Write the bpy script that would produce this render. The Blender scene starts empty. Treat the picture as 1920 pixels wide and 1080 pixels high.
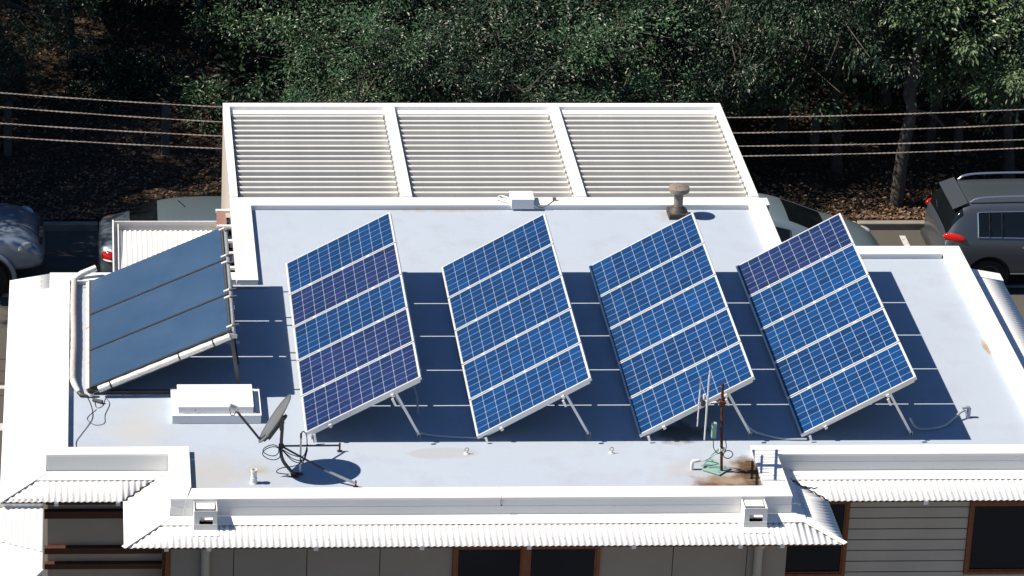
import bpy, bmesh, math, random
from mathutils import Vector, Matrix, noise
R = math.radians
random.seed(11)
scene = bpy.context.scene
col = scene.collection

# ------------------------------------------------------------------ camera, sky, sun, exposure
cam_data = bpy.data.cameras.new('camera')
cam = bpy.data.objects.new('camera', cam_data); col.objects.link(cam)
cam.location = (-6.249, -47.782, 21.966)
cam.rotation_euler = (R(68.9237), R(-1.1309), R(-2.6078))
cam_data.sensor_width = 36
cam_data.lens = 6837.73 / 1920 * 36
cam_data.shift_x = (960 - 500) / 1920
cam_data.shift_y = -540 / 1920
cam_data.clip_start = 1; cam_data.clip_end = 3000
scene.camera = cam

SUN_EL = 48.8
world = bpy.data.worlds.new('World'); scene.world = world
world.use_nodes = True
wn = world.node_tree; wn.nodes.clear()
sky = wn.nodes.new('ShaderNodeTexSky'); sky.sky_type = 'NISHITA'; sky.sun_disc = False
sky.sun_elevation = R(SUN_EL); sky.sun_rotation = R(270)
sky.air_density = 1.3; sky.dust_density = 0.0; sky.ozone_density = 10.0
bg = wn.nodes.new('ShaderNodeBackground'); bg.inputs['Strength'].default_value = 0.05
wo = wn.nodes.new('ShaderNodeOutputWorld')
wn.links.new(sky.outputs[0], bg.inputs[0]); wn.links.new(bg.outputs[0], wo.inputs[0])
sd = bpy.data.lights.new('sun', 'SUN'); sd.energy = 5.0; sd.angle = R(0.5); sd.color = (1.0, 0.90, 0.75)
sun = bpy.data.objects.new('sun', sd); col.objects.link(sun)
sun.rotation_euler = Vector((-math.cos(R(SUN_EL)), 0, math.sin(R(SUN_EL)))).to_track_quat('Z', 'Y').to_euler()
sun.location = (-30, 0, 34)
scene.view_settings.view_transform = 'Standard'
scene.view_settings.look = 'None'
scene.view_settings.exposure = 0.55
scene.view_settings.gamma = 1
scene.view_settings.use_curve_mapping = False

# ------------------------------------------------------------------ materials
def newmat(name):
    m = bpy.data.materials.new(name); m.use_nodes = True
    return m, m.node_tree, m.node_tree.nodes['Principled BSDF']
def nd(nt, t, **kw):
    n = nt.nodes.new(t)
    for k, v in kw.items(): setattr(n, k, v)
    return n
def mixc(nt, fac, a, b, mode='MIX'):
    n = nt.nodes.new('ShaderNodeMix'); n.data_type = 'RGBA'; n.blend_type = mode
    for s, v in ((0, fac), (6, a), (7, b)):
        if hasattr(v, 'is_linked') or hasattr(v, 'links'): nt.links.new(v, n.inputs[s])
        else: n.inputs[s].default_value = v if s == 0 else (*v[:3], 1)
    return n.outputs[2]
def noise_fac(nt, scale, lo, hi, detail=6, coord='Object', vec=None, rough=0.6):
    tc = nd(nt, 'ShaderNodeTexCoord')
    src = tc.outputs[coord]
    if vec:
        mp = nd(nt, 'ShaderNodeMapping'); mp.inputs['Scale'].default_value = vec
        nt.links.new(src, mp.inputs[0]); src = mp.outputs[0]
    n = nd(nt, 'ShaderNodeTexNoise'); n.inputs['Scale'].default_value = scale; n.inputs['Detail'].default_value = detail
    n.inputs['Roughness'].default_value = rough
    nt.links.new(src, n.inputs['Vector'])
    r = nd(nt, 'ShaderNodeMapRange'); r.inputs[1].default_value = lo; r.inputs[2].default_value = hi
    nt.links.new(n.outputs[0], r.inputs[0])
    return r.outputs[0]
def simple(name, c, rough=0.6, metal=0.0, var=0.12, scale=3.0, spec=0.5, bump=0.0, bscale=60, coat=0.0, dirt=None):
    m, nt, b = newmat(name)
    f = noise_fac(nt, scale, 0.3, 0.7)
    c2 = tuple(x * (1 - var) for x in c)
    o = mixc(nt, f, c2, tuple(min(1, x * (1 + var * 0.6)) for x in c))
    if dirt:
        f2 = noise_fac(nt, dirt[1], dirt[2], dirt[3], 8)
        o = mixc(nt, f2, o, dirt[0])
    nt.links.new(o, b.inputs['Base Color'])
    b.inputs['Roughness'].default_value = rough; b.inputs['Metallic'].default_value = metal
    b.inputs['Specular IOR Level'].default_value = spec
    b.inputs['Coat Weight'].default_value = coat
    if bump:
        bf = noise_fac(nt, bscale, 0.2, 0.8, 4)
        bn = nd(nt, 'ShaderNodeBump'); bn.inputs['Strength'].default_value = bump; bn.inputs['Distance'].default_value = 0.01
        nt.links.new(bf, bn.inputs['Height']); nt.links.new(bn.outputs[0], b.inputs['Normal'])
    return m
M = {}
M['white'] = simple('white_painted_steel', (0.82, 0.82, 0.82), 0.5, var=0.04, scale=1.2, spec=0.3, dirt=((0.6, 0.56, 0.5), 7, 0.66, 0.9))
M['corr'] = simple('white_corrugated_steel', (0.80, 0.81, 0.82), 0.45, var=0.04, scale=1.0, spec=0.3, dirt=((0.62, 0.6, 0.56), 5, 0.66, 0.95))
M['fascia'] = simple('pale_grey_flashing', (0.70, 0.71, 0.72), 0.5, var=0.05, scale=0.8, spec=0.3)
M['blade'] = simple('louvre_blade_paint', (0.71, 0.70, 0.67), 0.45, var=0.07, scale=2.5, spec=0.3, dirt=((0.6, 0.55, 0.48), 9, 0.62, 0.9))
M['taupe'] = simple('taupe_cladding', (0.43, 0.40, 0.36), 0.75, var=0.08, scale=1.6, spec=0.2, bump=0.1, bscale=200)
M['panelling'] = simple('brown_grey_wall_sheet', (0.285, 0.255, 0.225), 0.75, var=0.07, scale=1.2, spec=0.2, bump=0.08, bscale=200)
M['gap'] = simple('dark_joint', (0.02, 0.02, 0.02), 0.9, spec=0.1)
M['brown'] = simple('dark_brown_paint', (0.085, 0.032, 0.022), 0.6, var=0.15, spec=0.3)
M['timber'] = simple('stained_timber_frame', (0.20, 0.066, 0.028), 0.6, var=0.25, scale=14, spec=0.3)
M['redbrown'] = simple('faded_brown_fin', (0.26, 0.15, 0.125), 0.7, var=0.12, spec=0.2)
M['steel'] = simple('galvanised_steel', (0.50, 0.51, 0.52), 0.42, metal=0.65, var=0.18, scale=18)
M['alu'] = simple('aluminium', (0.80, 0.80, 0.80), 0.38, metal=0.35, var=0.06, scale=10)
M['dgrey'] = simple('dark_grey_metal', (0.075, 0.08, 0.085), 0.5, metal=0.3, var=0.25, scale=12)
M['black'] = simple('black_rubber', (0.012, 0.012, 0.013), 0.55, spec=0.4)
M['dish'] = simple('grey_dish_paint', (0.115, 0.125, 0.14), 0.6, var=0.15, scale=6, dirt=((0.09, 0.065, 0.05), 10, 0.62, 0.75))
M['rust'] = simple('rusted_steel', (0.075, 0.026, 0.018), 0.85, var=0.4, scale=16, spec=0.2, dirt=((0.20, 0.085, 0.04), 20, 0.5, 0.7))
M['teal'] = simple('weathered_green_plate', (0.24, 0.42, 0.38), 0.6, var=0.2, scale=9, dirt=((0.25, 0.09, 0.04), 9, 0.58, 0.7))
M['pvc'] = simple('white_pvc', (0.72, 0.72, 0.70), 0.5, var=0.06)
M['conduit'] = simple('grey_conduit', (0.42, 0.46, 0.50), 0.45, var=0.1, scale=8)
M['foil'] = simple('foil_pipe_lagging', (0.78, 0.77, 0.75), 0.4, metal=0.3, var=0.16, scale=20, bump=0.5, bscale=70, dirt=((0.4, 0.37, 0.33), 16, 0.6, 0.8))
M['lag'] = simple('grey_pipe_lagging', (0.50, 0.47, 0.46), 0.7, var=0.22, scale=30, bump=0.4, bscale=90)
M['flue'] = simple('weathered_flue', (0.23, 0.19, 0.17), 0.7, metal=0.1, var=0.25, scale=9, dirt=((0.03, 0.025, 0.022), 11, 0.55, 0.72))
M['lead'] = simple('dark_lead_base', (0.055, 0.045, 0.045), 0.6, var=0.3, scale=8)
M['cable'] = simple('twisted_aluminium_cable', (0.34, 0.29, 0.26), 0.7, var=0.2, scale=40)
M['post'] = simple('weathered_timber', (0.13, 0.115, 0.10), 0.9, var=0.3, scale=12, bump=0.5, bscale=30, spec=0.1)
M['bark'] = simple('grey_bark', (0.085, 0.078, 0.070), 0.9, var=0.4, scale=9, bump=0.9, bscale=18, spec=0.1)
M['concrete'] = simple('kerb_concrete', (0.24, 0.23, 0.21), 0.85, var=0.2, scale=5, spec=0.2)
M['line'] = simple('worn_white_line', (0.52, 0.52, 0.50), 0.8, var=0.15, scale=12, dirt=((0.08, 0.08, 0.08), 14, 0.58, 0.7))

def mat_deck():
    m, nt, b = newmat('pale_grey_roof_membrane')
    tc = nd(nt, 'ShaderNodeTexCoord')
    base = mixc(nt, noise_fac(nt, 0.55, 0.3, 0.7, 5), (0.372, 0.430, 0.525), (0.400, 0.460, 0.550))
    base = mixc(nt, noise_fac(nt, 9, 0.66, 0.8, 8), base, (0.38, 0.39, 0.42))
    def patch(base, cx, cy, rx, ry, colr, lo, hi, nscale, thr=0.5):
        mp = nd(nt, 'ShaderNodeMapping'); mp.vector_type = 'POINT'
        mp.inputs['Location'].default_value = (-cx / rx, -cy / ry, 0); mp.inputs['Scale'].default_value = (1 / rx, 1 / ry, 0)
        nt.links.new(tc.outputs['Object'], mp.inputs[0])
        ln = nd(nt, 'ShaderNodeVectorMath', operation='LENGTH'); nt.links.new(mp.outputs[0], ln.inputs[0])
        ns = nd(nt, 'ShaderNodeTexNoise'); ns.inputs['Scale'].default_value = nscale; ns.inputs['Detail'].default_value = 8
        nt.links.new(tc.outputs['Object'], ns.inputs[0])
        a = nd(nt, 'ShaderNodeMath', operation='MULTIPLY_ADD'); a.inputs[1].default_value = 1.5; nt.links.new(ns.outputs[0], a.inputs[0])
        nt.links.new(ln.outputs['Value'], a.inputs[2])
        r = nd(nt, 'ShaderNodeMapRange'); r.inputs[1].default_value = hi; r.inputs[2].default_value = lo
        nt.links.new(a.outputs[0], r.inputs[0])
        return mixc(nt, r.outputs[0], base, colr)
    base = patch(base, 2.0, -7.45, 1.0, 0.55, (0.36, 0.33, 0.31), 0.9, 1.9, 3)
    base = patch(base, 1.85, -7.70, 0.70, 0.34, (0.15, 0.078, 0.050), 1.15, 1.65, 4)
    base = patch(base, 2.12, -7.40, 0.30, 0.6, (0.12, 0.075, 0.045), 1.15, 1.6, 4)
    base = patch(base, 1.85, -7.58, 0.40, 0.16, (0.28, 0.22, 0.175), 1.0, 1.6, 7)
    base = patch(base, -4.7, -7.35, 0.9, 0.6, (0.385, 0.395, 0.42), 1.0, 2.0, 4)
    base = patch(base, -4.65, -7.78, 0.25, 0.07, (0.23, 0.17, 0.12), 1.1, 1.5, 9)
    base = patch(base, -4.05, -7.25, 0.22, 0.16, (0.36, 0.335, 0.30), 1.0, 1.6, 5)
    base = patch(base, -5.6, -6.2, 0.5, 0.8, (0.41, 0.43, 0.455), 0.9, 1.9, 3)
    base = mixc(nt, noise_fac(nt, 2.2, 0.50, 0.75, 4), base, (0.36, 0.405, 0.49))
    base = mixc(nt, noise_fac(nt, 40, 0.735, 0.77, 2), base, (0.26, 0.25, 0.25))
    base = patch(base, -1.7, -6.82, 0.75, 0.20, (0.375, 0.40, 0.45), 1.35, 1.5, 2)
    base = patch(base, 5.95, -3.9, 0.07, 0.36, (0.32, 0.25, 0.20), 1.1, 1.5, 8)
    base = patch(base, -4.0, -1.98, 0.35, 0.06, (0.32, 0.25, 0.22), 1.1, 1.7, 7)
    base = patch(base, 2.4, 0.42, 0.35, 0.28, (0.33, 0.31, 0.29), 0.9, 1.8, 6)
    base = patch(base, -1.0, 0.60, 1.0, 0.05, (0.38, 0.34, 0.31), 1.1, 1.7, 7)
    base = patch(base, 1.4, -6.3, 0.5, 0.35, (0.17, 0.17, 0.18), 1.2, 1.7, 6)
    nt.links.new(base, b.inputs['Base Color'])
    b.inputs['Roughness'].default_value = 0.9; b.inputs['Specular IOR Level'].default_value = 0.05
    bn = nd(nt, 'ShaderNodeBump'); bn.inputs['Strength'].default_value = 0.12; bn.inputs['Distance'].default_value = 0.01
    nt.links.new(noise_fac(nt, 14, 0.2, 0.8, 6), bn.inputs['Height']); nt.links.new(bn.outputs[0], b.inputs['Normal'])
    return m
M['deck'] = mat_deck()

def mat_cell():
    m, nt, b = newmat('polycrystalline_solar_cell')
    oi = nd(nt, 'ShaderNodeObjectInfo'); tc = nd(nt, 'ShaderNodeTexCoord')
    hsv = nd(nt, 'ShaderNodeHueSaturation')
    r = nd(nt, 'ShaderNodeMapRange'); r.inputs[3].default_value = 0.72; r.inputs[4].default_value = 1.3
    nt.links.new(oi.outputs['Random'], r.inputs[0]); nt.links.new(r.outputs[0], hsv.inputs['Value'])
    nt.links.new(oi.outputs['Color'], hsv.inputs['Color'])
    # crystal flecks
    mp = nd(nt, 'ShaderNodeMapping'); nt.links.new(tc.outputs['Object'], mp.inputs[0])
    cmb = nd(nt, 'ShaderNodeCombineXYZ'); 
    mul = nd(nt, 'ShaderNodeMath', operation='MULTIPLY'); mul.inputs[1].default_value = 40
    nt.links.new(oi.outputs['Random'], mul.inputs[0]); nt.links.new(mul.outputs[0], cmb.inputs[0])
    nt.links.new(cmb.outputs[0], mp.inputs['Location'])
    mp.inputs['Scale'].default_value = (1, 3.0, 1)
    v = nd(nt, 'ShaderNodeTexVoronoi'); v.inputs['Scale'].default_value = 22; nt.links.new(mp.outputs[0], v.inputs[0])
    sp = nd(nt, 'ShaderNodeSeparateColor'); nt.links.new(v.outputs['Color'], sp.inputs[0])
    r2 = nd(nt, 'ShaderNodeMapRange'); r2.inputs[3].default_value = 0.0; r2.inputs[4].default_value = 0.45
    nt.links.new(sp.outputs[0], r2.inputs[0])
    c1 = mixc(nt, r2.outputs[0], hsv.outputs[0], (0.003, 0.050, 0.20))
    # bus bars and fingers (lines along local x)
    sx = nd(nt, 'ShaderNodeSeparateXYZ'); nt.links.new(tc.outputs['Object'], sx.inputs[0])
    s1 = nd(nt, 'ShaderNodeMath', operation='MULTIPLY'); s1.inputs[1].default_value = 1 / 0.052; nt.links.new(sx.outputs[1], s1.inputs[0])
    fr = nd(nt, 'ShaderNodeMath', operation='FRACT'); nt.links.new(s1.outputs[0], fr.inputs[0])
    cp = nd(nt, 'ShaderNodeMath', operation='COMPARE'); cp.inputs[1].default_value = 0.5; cp.inputs[2].default_value = 0.06
    nt.links.new(fr.outputs[0], cp.inputs[0])
    sc_ = nd(nt, 'ShaderNodeMath', operation='MULTIPLY'); sc_.inputs[1].default_value = 0.13; nt.links.new(cp.outputs[0], sc_.inputs[0])
    c2 = mixc(nt, sc_.outputs[0], c1, (0.25, 0.3, 0.4))
    ns = nd(nt, 'ShaderNodeTexNoise'); ns.inputs['Scale'].default_value = 60; ns.inputs['Detail'].default_value = 2; nt.links.new(mp.outputs[0], ns.inputs[0])
    r3 = nd(nt, 'ShaderNodeMapRange'); r3.inputs[1].default_value = 0.74; r3.inputs[2].default_value = 0.80; nt.links.new(ns.outputs[0], r3.inputs[0])
    c2 = mixc(nt, r3.outputs[0], c2, (0.35, 0.38, 0.42))
    nt.links.new(c2, b.inputs['Base Color'])
    b.inputs['Roughness'].default_value = 0.22; b.inputs['Specular IOR Level'].default_value = 0.25
    return m
M['cell'] = mat_cell()
M['backsheet'] = simple('white_panel_backsheet', (0.40, 0.46, 0.55), 0.4, var=0.03)
def mat_collector():
    m, nt, b = newmat('blue_absorber_glass')
    o = mixc(nt, noise_fac(nt, 1.0, 0.25, 0.75, 3), (0.020, 0.056, 0.122), (0.044, 0.088, 0.165))
    o = mixc(nt, noise_fac(nt, 160, 0.55, 0.75, 2), o, (0.07, 0.11, 0.19))
    nt.links.new(o, b.inputs['Base Color']); b.inputs['Roughness'].default_value = 0.33
    b.inputs['Coat Weight'].default_value = 0.3; b.inputs['Coat Roughness'].default_value = 0.35
    return m
M['absorber'] = mat_collector()
def mat_glass():
    m, nt, b = newmat('dark_window_glass')
    o = mixc(nt, noise_fac(nt, 1.1, 0.3, 0.7, 3), (0.002, 0.005, 0.011), (0.006, 0.011, 0.022))
    nt.links.new(o, b.inputs['Base Color'])
    b.inputs['Roughness'].default_value = 0.10; b.inputs['Specular IOR Level'].default_value = 0.12
    return m
M['glass'] = mat_glass()
def mat_paint(name, c, metal=0.45, rough=0.32):
    m = simple(name, c, rough, metal=metal, var=0.05, scale=30, coat=0.6)
    m.node_tree.nodes['Principled BSDF'].inputs['Coat Roughness'].default_value = 0.08
    return m
M['carglass'] = simple('tinted_car_glass', (0.006, 0.008, 0.010), 0.06, var=0.1, spec=0.6)
M['chrome'] = simple('chrome_trim', (0.75, 0.76, 0.78), 0.18, metal=0.9, var=0.03)
M['redlamp'] = simple('red_lamp_lens', (0.55, 0.012, 0.008), 0.12, var=0.15, scale=25, coat=0.5)
M['lens'] = simple('clear_lamp_lens', (0.45, 0.5, 0.5), 0.12, metal=0.2, var=0.3, scale=30, coat=0.5)
M['tyre'] = simple('tyre_rubber', (0.018, 0.018, 0.019), 0.8, var=0.15, spec=0.2)
M['alloy'] = simple('alloy_wheel', (0.38, 0.38, 0.38), 0.35, metal=0.6, var=0.08)
M['plastic'] = simple('dark_bumper_plastic', (0.03, 0.03, 0.032), 0.6, var=0.1, spec=0.3)
def mat_asphalt():
    m, nt, b = newmat('asphalt')
    o = mixc(nt, noise_fac(nt, 0.7, 0.3, 0.7, 6), (0.048, 0.046, 0.044), (0.085, 0.08, 0.074))
    o = mixc(nt, noise_fac(nt, 90, 0.4, 0.62, 3), o, (0.12, 0.112, 0.10))
    nt.links.new(o, b.inputs['Base Color']); b.inputs['Roughness'].default_value = 0.9; b.inputs['Specular IOR Level'].default_value = 0.2
    bn = nd(nt, 'ShaderNodeBump'); bn.inputs['Strength'].default_value = 0.5; bn.inputs['Distance'].default_value = 0.01
    nt.links.new(noise_fac(nt, 120, 0.2, 0.8, 3), bn.inputs['Height']); nt.links.new(bn.outputs[0], b.inputs['Normal'])
    return m
M['asphalt'] = mat_asphalt()
def mat_soil():
    m, nt, b = newmat('leaf_littered_soil')
    o = mixc(nt, noise_fac(nt, 0.8, 0.35, 0.65, 6), (0.022, 0.018, 0.013), (0.060, 0.047, 0.036))
    o = mixc(nt, noise_fac(nt, 14, 0.48, 0.62, 8), o, (0.11, 0.08, 0.058))
    o = mixc(nt, noise_fac(nt, 26, 0.52, 0.60, 6), o, (0.035, 0.026, 0.018))
    nt.links.new(o, b.inputs['Base Color']); b.inputs['Roughness'].default_value = 0.95; b.inputs['Specular IOR Level'].default_value = 0.1
    bn = nd(nt, 'ShaderNodeBump'); bn.inputs['Strength'].default_value = 0.9; bn.inputs['Distance'].default_value = 0.04
    nt.links.new(noise_fac(nt, 22, 0.2, 0.8, 6), bn.inputs['Height']); nt.links.new(bn.outputs[0], b.inputs['Normal'])
    return m
M['soil'] = mat_soil()
def mat_litter():
    m, nt, b = newmat('fallen_leaves')
    o = mixc(nt, noise_fac(nt, 6, 0.35, 0.65, 4), (0.11, 0.060, 0.036), (0.27, 0.18, 0.125))
    nt.links.new(o, b.inputs['Base Color']); b.inputs['Roughness'].default_value = 0.8; b.inputs['Specular IOR Level'].default_value = 0.2
    return m
M['litter'] = mat_litter()
def mat_leaf(name, c1, c2, rough=0.44, dead=0.12):
    m, nt, b = newmat(name)
    o = mixc(nt, noise_fac(nt, 0.9, 0.35, 0.65, 3), c1, c2)
    o = mixc(nt, noise_fac(nt, 9, 0.45, 0.6, 2), o, tuple(x * 0.7 for x in c2))
    ge = noise_fac(nt, 5.5, 0.66, 0.70, 2)
    mu = nd(nt, 'ShaderNodeMath', operation='MULTIPLY'); mu.inputs[1].default_value = dead * 4; nt.links.new(ge, mu.inputs[0])
    o = mixc(nt, mu.outputs[0], o, (0.17, 0.11, 0.06))
    nt.links.new(o, b.inputs['Base Color']); b.inputs['Roughness'].default_value = rough
    b.inputs['Specular IOR Level'].default_value = 0.55
    b.inputs['Sheen Weight'].default_value = 0.0
    return m
M['leafA'] = mat_leaf('glossy_green_leaves', (0.015, 0.050, 0.024), (0.062, 0.138, 0.062), dead=0.14)
M['leafB'] = mat_leaf('pale_green_leaves', (0.045, 0.095, 0.042), (0.12, 0.185, 0.085), 0.42, dead=0.08)
M['leafC'] = mat_leaf('dark_green_leaves', (0.006, 0.024, 0.012), (0.024, 0.058, 0.028), 0.45, dead=0.1)

# ------------------------------------------------------------------ mesh helpers
class MB:
    def __init__(s): s.v = []; s.f = []
    def add(s, vs, fs):
        o = len(s.v); s.v += [tuple(p) for p in vs]; s.f += [tuple(i + o for i in f) for f in fs]; return s
    def box(s, x0, x1, y0, y1, z0, z1):
        return s.add([(x0,y0,z0),(x1,y0,z0),(x1,y1,z0),(x0,y1,z0),(x0,y0,z1),(x1,y0,z1),(x1,y1,z1),(x0,y1,z1)],
                     [(0,3,2,1),(4,5,6,7),(0,1,5,4),(1,2,6,5),(2,3,7,6),(3,0,4,7)])
    def bar(s, a, b, w, h, up=(0,0,1)):
        a = Vector(a); b = Vector(b); d = (b - a).normalized(); up = Vector(up)
        sd_ = d.cross(up)
        if sd_.length < 1e-4: sd_ = d.cross(Vector((0,1,0)))
        sd_.normalize(); u = sd_.cross(d)
        x = sd_ * w / 2; z = u * h / 2
        p = [a-x-z, a+x-z, a+x+z, a-x+z, b-x-z, b+x-z, b+x+z, b-x+z]
        return s.add(p, [(0,1,2,3),(4,7,6,5),(0,4,5,1),(1,5,6,2),(2,6,7,3),(3,7,4,0)])
    def tube(s, pts, r, n=8, caps=True):
        pts = [Vector(p) for p in pts]
        rs = r if isinstance(r, (list, tuple)) else [r] * len(pts)
        prev = None; rings = []
        for i, p in enumerate(pts):
            d = (pts[min(i+1, len(pts)-1)] - pts[max(i-1, 0)]).normalized()
            if prev is None:
                a = d.cross(Vector((0,0,1)))
                if a.length < 1e-3: a = d.cross(Vector((0,1,0)))
            else:
                a = prev - d * prev.dot(d)
                if a.length < 1e-4: a = d.cross(Vector((0.3,0.5,1)))
            a.normalize(); prev = a; b = d.cross(a)
            rings.append([p + (a * math.cos(t) + b * math.sin(t)) * rs[i] for t in [2*math.pi*k/n for k in range(n)]])
        vs = [q for rr in rings for q in rr]; fs = []
        for i in range(len(pts) - 1):
            for k in range(n):
                k2 = (k + 1) % n
                fs.append((i*n+k, i*n+k2, (i+1)*n+k2, (i+1)*n+k))
        if caps:
            fs.append(tuple(range(n-1, -1, -1))); fs.append(tuple((len(pts)-1)*n + k for k in range(n)))
        return s.add(vs, fs)
    def prism(s, poly, z0, z1):
        n = len(poly)
        vs = [(x, y, z0) for x, y in poly] + [(x, y, z1) for x, y in poly]
        fs = [tuple(range(n-1, -1, -1)), tuple(range(n, 2*n))] + [(i, (i+1) % n, n + (i+1) % n, n + i) for i in range(n)]
        return s.add(vs, fs)
    def lathe(s, prof, c=(0,0,0), n=24):
        vs = []; fs = []
        for r, z in prof:
            for k in range(n):
                t = 2*math.pi*k/n; vs.append((c[0] + r*math.cos(t), c[1] + r*math.sin(t), c[2] + z))
        for i in range(len(prof)-1):
            for k in range(n):
                k2 = (k+1) % n; fs.append((i*n+k, i*n+k2, (i+1)*n+k2, (i+1)*n+k))
        fs.append(tuple(range(n-1, -1, -1))); fs.append(tuple((len(prof)-1)*n + k for k in range(n)))
        return s.add(vs, fs)
    def mesh(s, name, mat, smooth=False):
        me = bpy.data.meshes.new(name); me.from_pydata(s.v, [], s.f); me.materials.append(mat)
        if smooth:
            me.polygons.foreach_set('use_smooth', [True] * len(me.polygons))
            try: me.set_sharp_from_angle(angle=R(40))
            except Exception: pass
        me.update(); return me
    def build(s, name, mat, parent=None, smooth=False, loc=None, bevel=0.0):
        o = bpy.data.objects.new(name, s.mesh(name, mat, smooth)); col.objects.link(o)
        if parent is not None: o.parent = parent
        if loc is not None: o.location = loc
        if bevel:
            md = o.modifiers.new('bevel', 'BEVEL'); md.width = bevel; md.segments = 2; md.limit_method = 'ANGLE'
        return o
def empty(name, loc=(0,0,0), label=None, cat=None, group=None):
    o = bpy.data.objects.new(name, None); col.objects.link(o); o.location = loc; o.empty_display_size = 0.2
    if label: tag(o, label, cat, group)
    return o
def tag(o, label=None, cat=None, group=None, kind=None):
    if label: o['label'] = label
    if cat: o['category'] = cat
    if group: o['group'] = group
    if kind: o['kind'] = kind
    return o
def inst(name, mesh, parent, loc=(0,0,0), rot=None):
    o = bpy.data.objects.new(name, mesh); col.objects.link(o); o.parent = parent; o.location = loc
    if rot: o.rotation_euler = rot
    return o
def copy_tree(o, parent=None):
    c = o.copy(); col.objects.link(c); c.parent = parent
    for ch in list(o.children): copy_tree(ch, c)
    return c
def curve_pts(pts, n=8):
    """Catmull-Rom through the points"""
    P = [Vector(p) for p in pts]; P = [P[0]*2 - P[1]] + P + [P[-1]*2 - P[-2]]; out = []
    for i in range(1, len(P)-2):
        for k in range(n):
            t = k / n; a, b, c, d = P[i-1], P[i], P[i+1], P[i+2]
            out.append(0.5 * ((2*b) + (c-a)*t + (2*a-5*b+4*c-d)*t*t + (3*b-a-3*c+d)*t**3))
    out.append(P[-2]); return out

# ------------------------------------------------------------------ ground, road, verge
G = -6.0
def hill(x, y):
    t = max(0, y - 15.6)
    h = 0.13 + 0.34 * t - 0.0 * t
    if t > 0: h += 0.25 * noise.noise(Vector((x * 0.35, y * 0.35, 3))) * min(1, t / 2)
    h += 0.05 * noise.noise(Vector((x * 1.3, y * 1.3, 1)))
    return G + max(0.05, h)
m = MB().box(-400, 400, -400, 700, G - 1.2, G - 0.02)
tag(m.build('ground', M['soil']), kind='structure')
m = MB().box(-60, 70, -30, 12.95, G - 0.3, G)
tag(m.build('road', M['asphalt']), kind='structure')
m = MB(); nx, ny = 170, 130
X0, X1, Y0, Y1 = -30, 40, 13.10, 52
for j in range(ny + 1):
    for i in range(nx + 1):
        x = X0 + (X1 - X0) * i / nx; y = Y0 + (Y1 - Y0) * (j / ny) ** 1.3
        m.v.append((x, y, hill(x, y)))
for j in range(ny):
    for i in range(nx):
        a = j * (nx + 1) + i; m.f.append((a, a + 1, a + nx + 2, a + nx + 1))
tag(m.build('verge', M['soil'], smooth=True), kind='structure')
kerb = empty('kerb'); tag(kerb, kind='structure')
x = -24.0; k = 0
while x < 30:
    L = 1.98
    MB().box(x, x + L, 12.95, 13.10, G - 0.2, G + 0.13 + 0.006 * random.uniform(-1, 1)).build('kerb_stone', M['concrete'], kerb, bevel=0.015)
    x += 2.0
def line(x0, x1, y0, y1, rz=0):
    o = MB().box(x0, x1, y0, y1, G, G + 0.004).build('parking_line', M['line']); tag(o, kind='structure'); return o
m = MB().box(-40, 60, -60, -10.6, G, G + 0.12)  # unseen concrete forecourt, added to bounce light onto the front walls
tag(m.build('bounce_pavement', simple('pale_bounce_paving', (0.30, 0.285, 0.265), 0.85, var=0.15, scale=2.0, spec=0.2)), kind='structure')
line(-12, -6.2, 10.2, 10.32); line(-12.5, -6.9, 6.68, 6.8); line(8.72, 8.83, 10.9, 12.7); line(10.1, 16, 10.5, 10.6)
line(-13, -6.8, 5.2, 5.45)

# ------------------------------------------------------------------ the building
bld = empty('office_building', (0, 0, G), 'white flat-roofed building with low parapets, corrugated eaves and taupe walls, carrying the solar panels', 'building')
def B(mb, name, mat, **k):
    mb.v = [(x, y, z - G) for x, y, z in mb.v]
    return mb.build(name, mat, bld, **k)
outline = [(-6.72,-6.95),(-5.20,-6.95),(-5.20,-8.06),(2.52,-8.06),(2.52,-6.95),(6.24,-6.95),(6.24,-0.82),(3.70,-0.82),(3.70,0.86),(-4.10,0.86),(-4.10,-1.66),(-6.72,-1.66)]
B(MB().prism(outline, G - 0.1, -0.12), 'wall', M['taupe'])
deckp = [(-6.5,-6.8),(-4.97,-6.8),(-4.97,-7.9),(2.26,-7.9),(2.26,-6.83),(6.02,-6.83),(6.02,-1.02),(3.52,-1.02),(3.52,0.68),(-3.88,0.68),(-3.88,-1.84),(-6.5,-1.84)]
mb = MB().prism(deckp, -0.119, 0.0)
B(mb, 'roof_deck', M['deck']).data.polygons  # object coordinates of the stains are world x, y
CT = 0.08
def cap(x0, x1, y0, y1):
    B(MB().box(x0, x1, y0, y1, CT - 0.03, CT), 'parapet_cap', M['white'], bevel=0.006)
def upstand(x0, x1, y0, y1, zb=-0.165):
    B(MB().box(x0, x1, y0, y1, zb, CT - 0.031), 'parapet_upstand', M['fascia'])
g = 0.003
caps = [(-4.14,3.78,0.64,0.89),(-4.14,-3.84,-1.88,0.64-g),(3.46,3.72,-0.79+g,0.64-g),(3.46,5.97-g,-1.06,-0.79),(5.97,6.26,-6.79+g,-0.79),
        (2.22+g,6.26,-7.03,-6.79),(2.22,2.53,-7.85+g,-7.03-g),(-5.20,-1.10,-8.12,-7.85),(-1.094,2.53,-8.12,-7.85),(-5.20,-4.93,-7.85+g,-6.96-g),(-6.74,-4.93,-6.96,-6.76),
        (-6.74,-6.46,-6.76+g,-1.87-g),(-6.74,-4.15,-1.87,-1.63)]
for c in caps:
    cap(*c)
    i = 0.008
    upstand(c[0]+i, c[1]-i, c[2]+i, c[3]-i)
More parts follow.
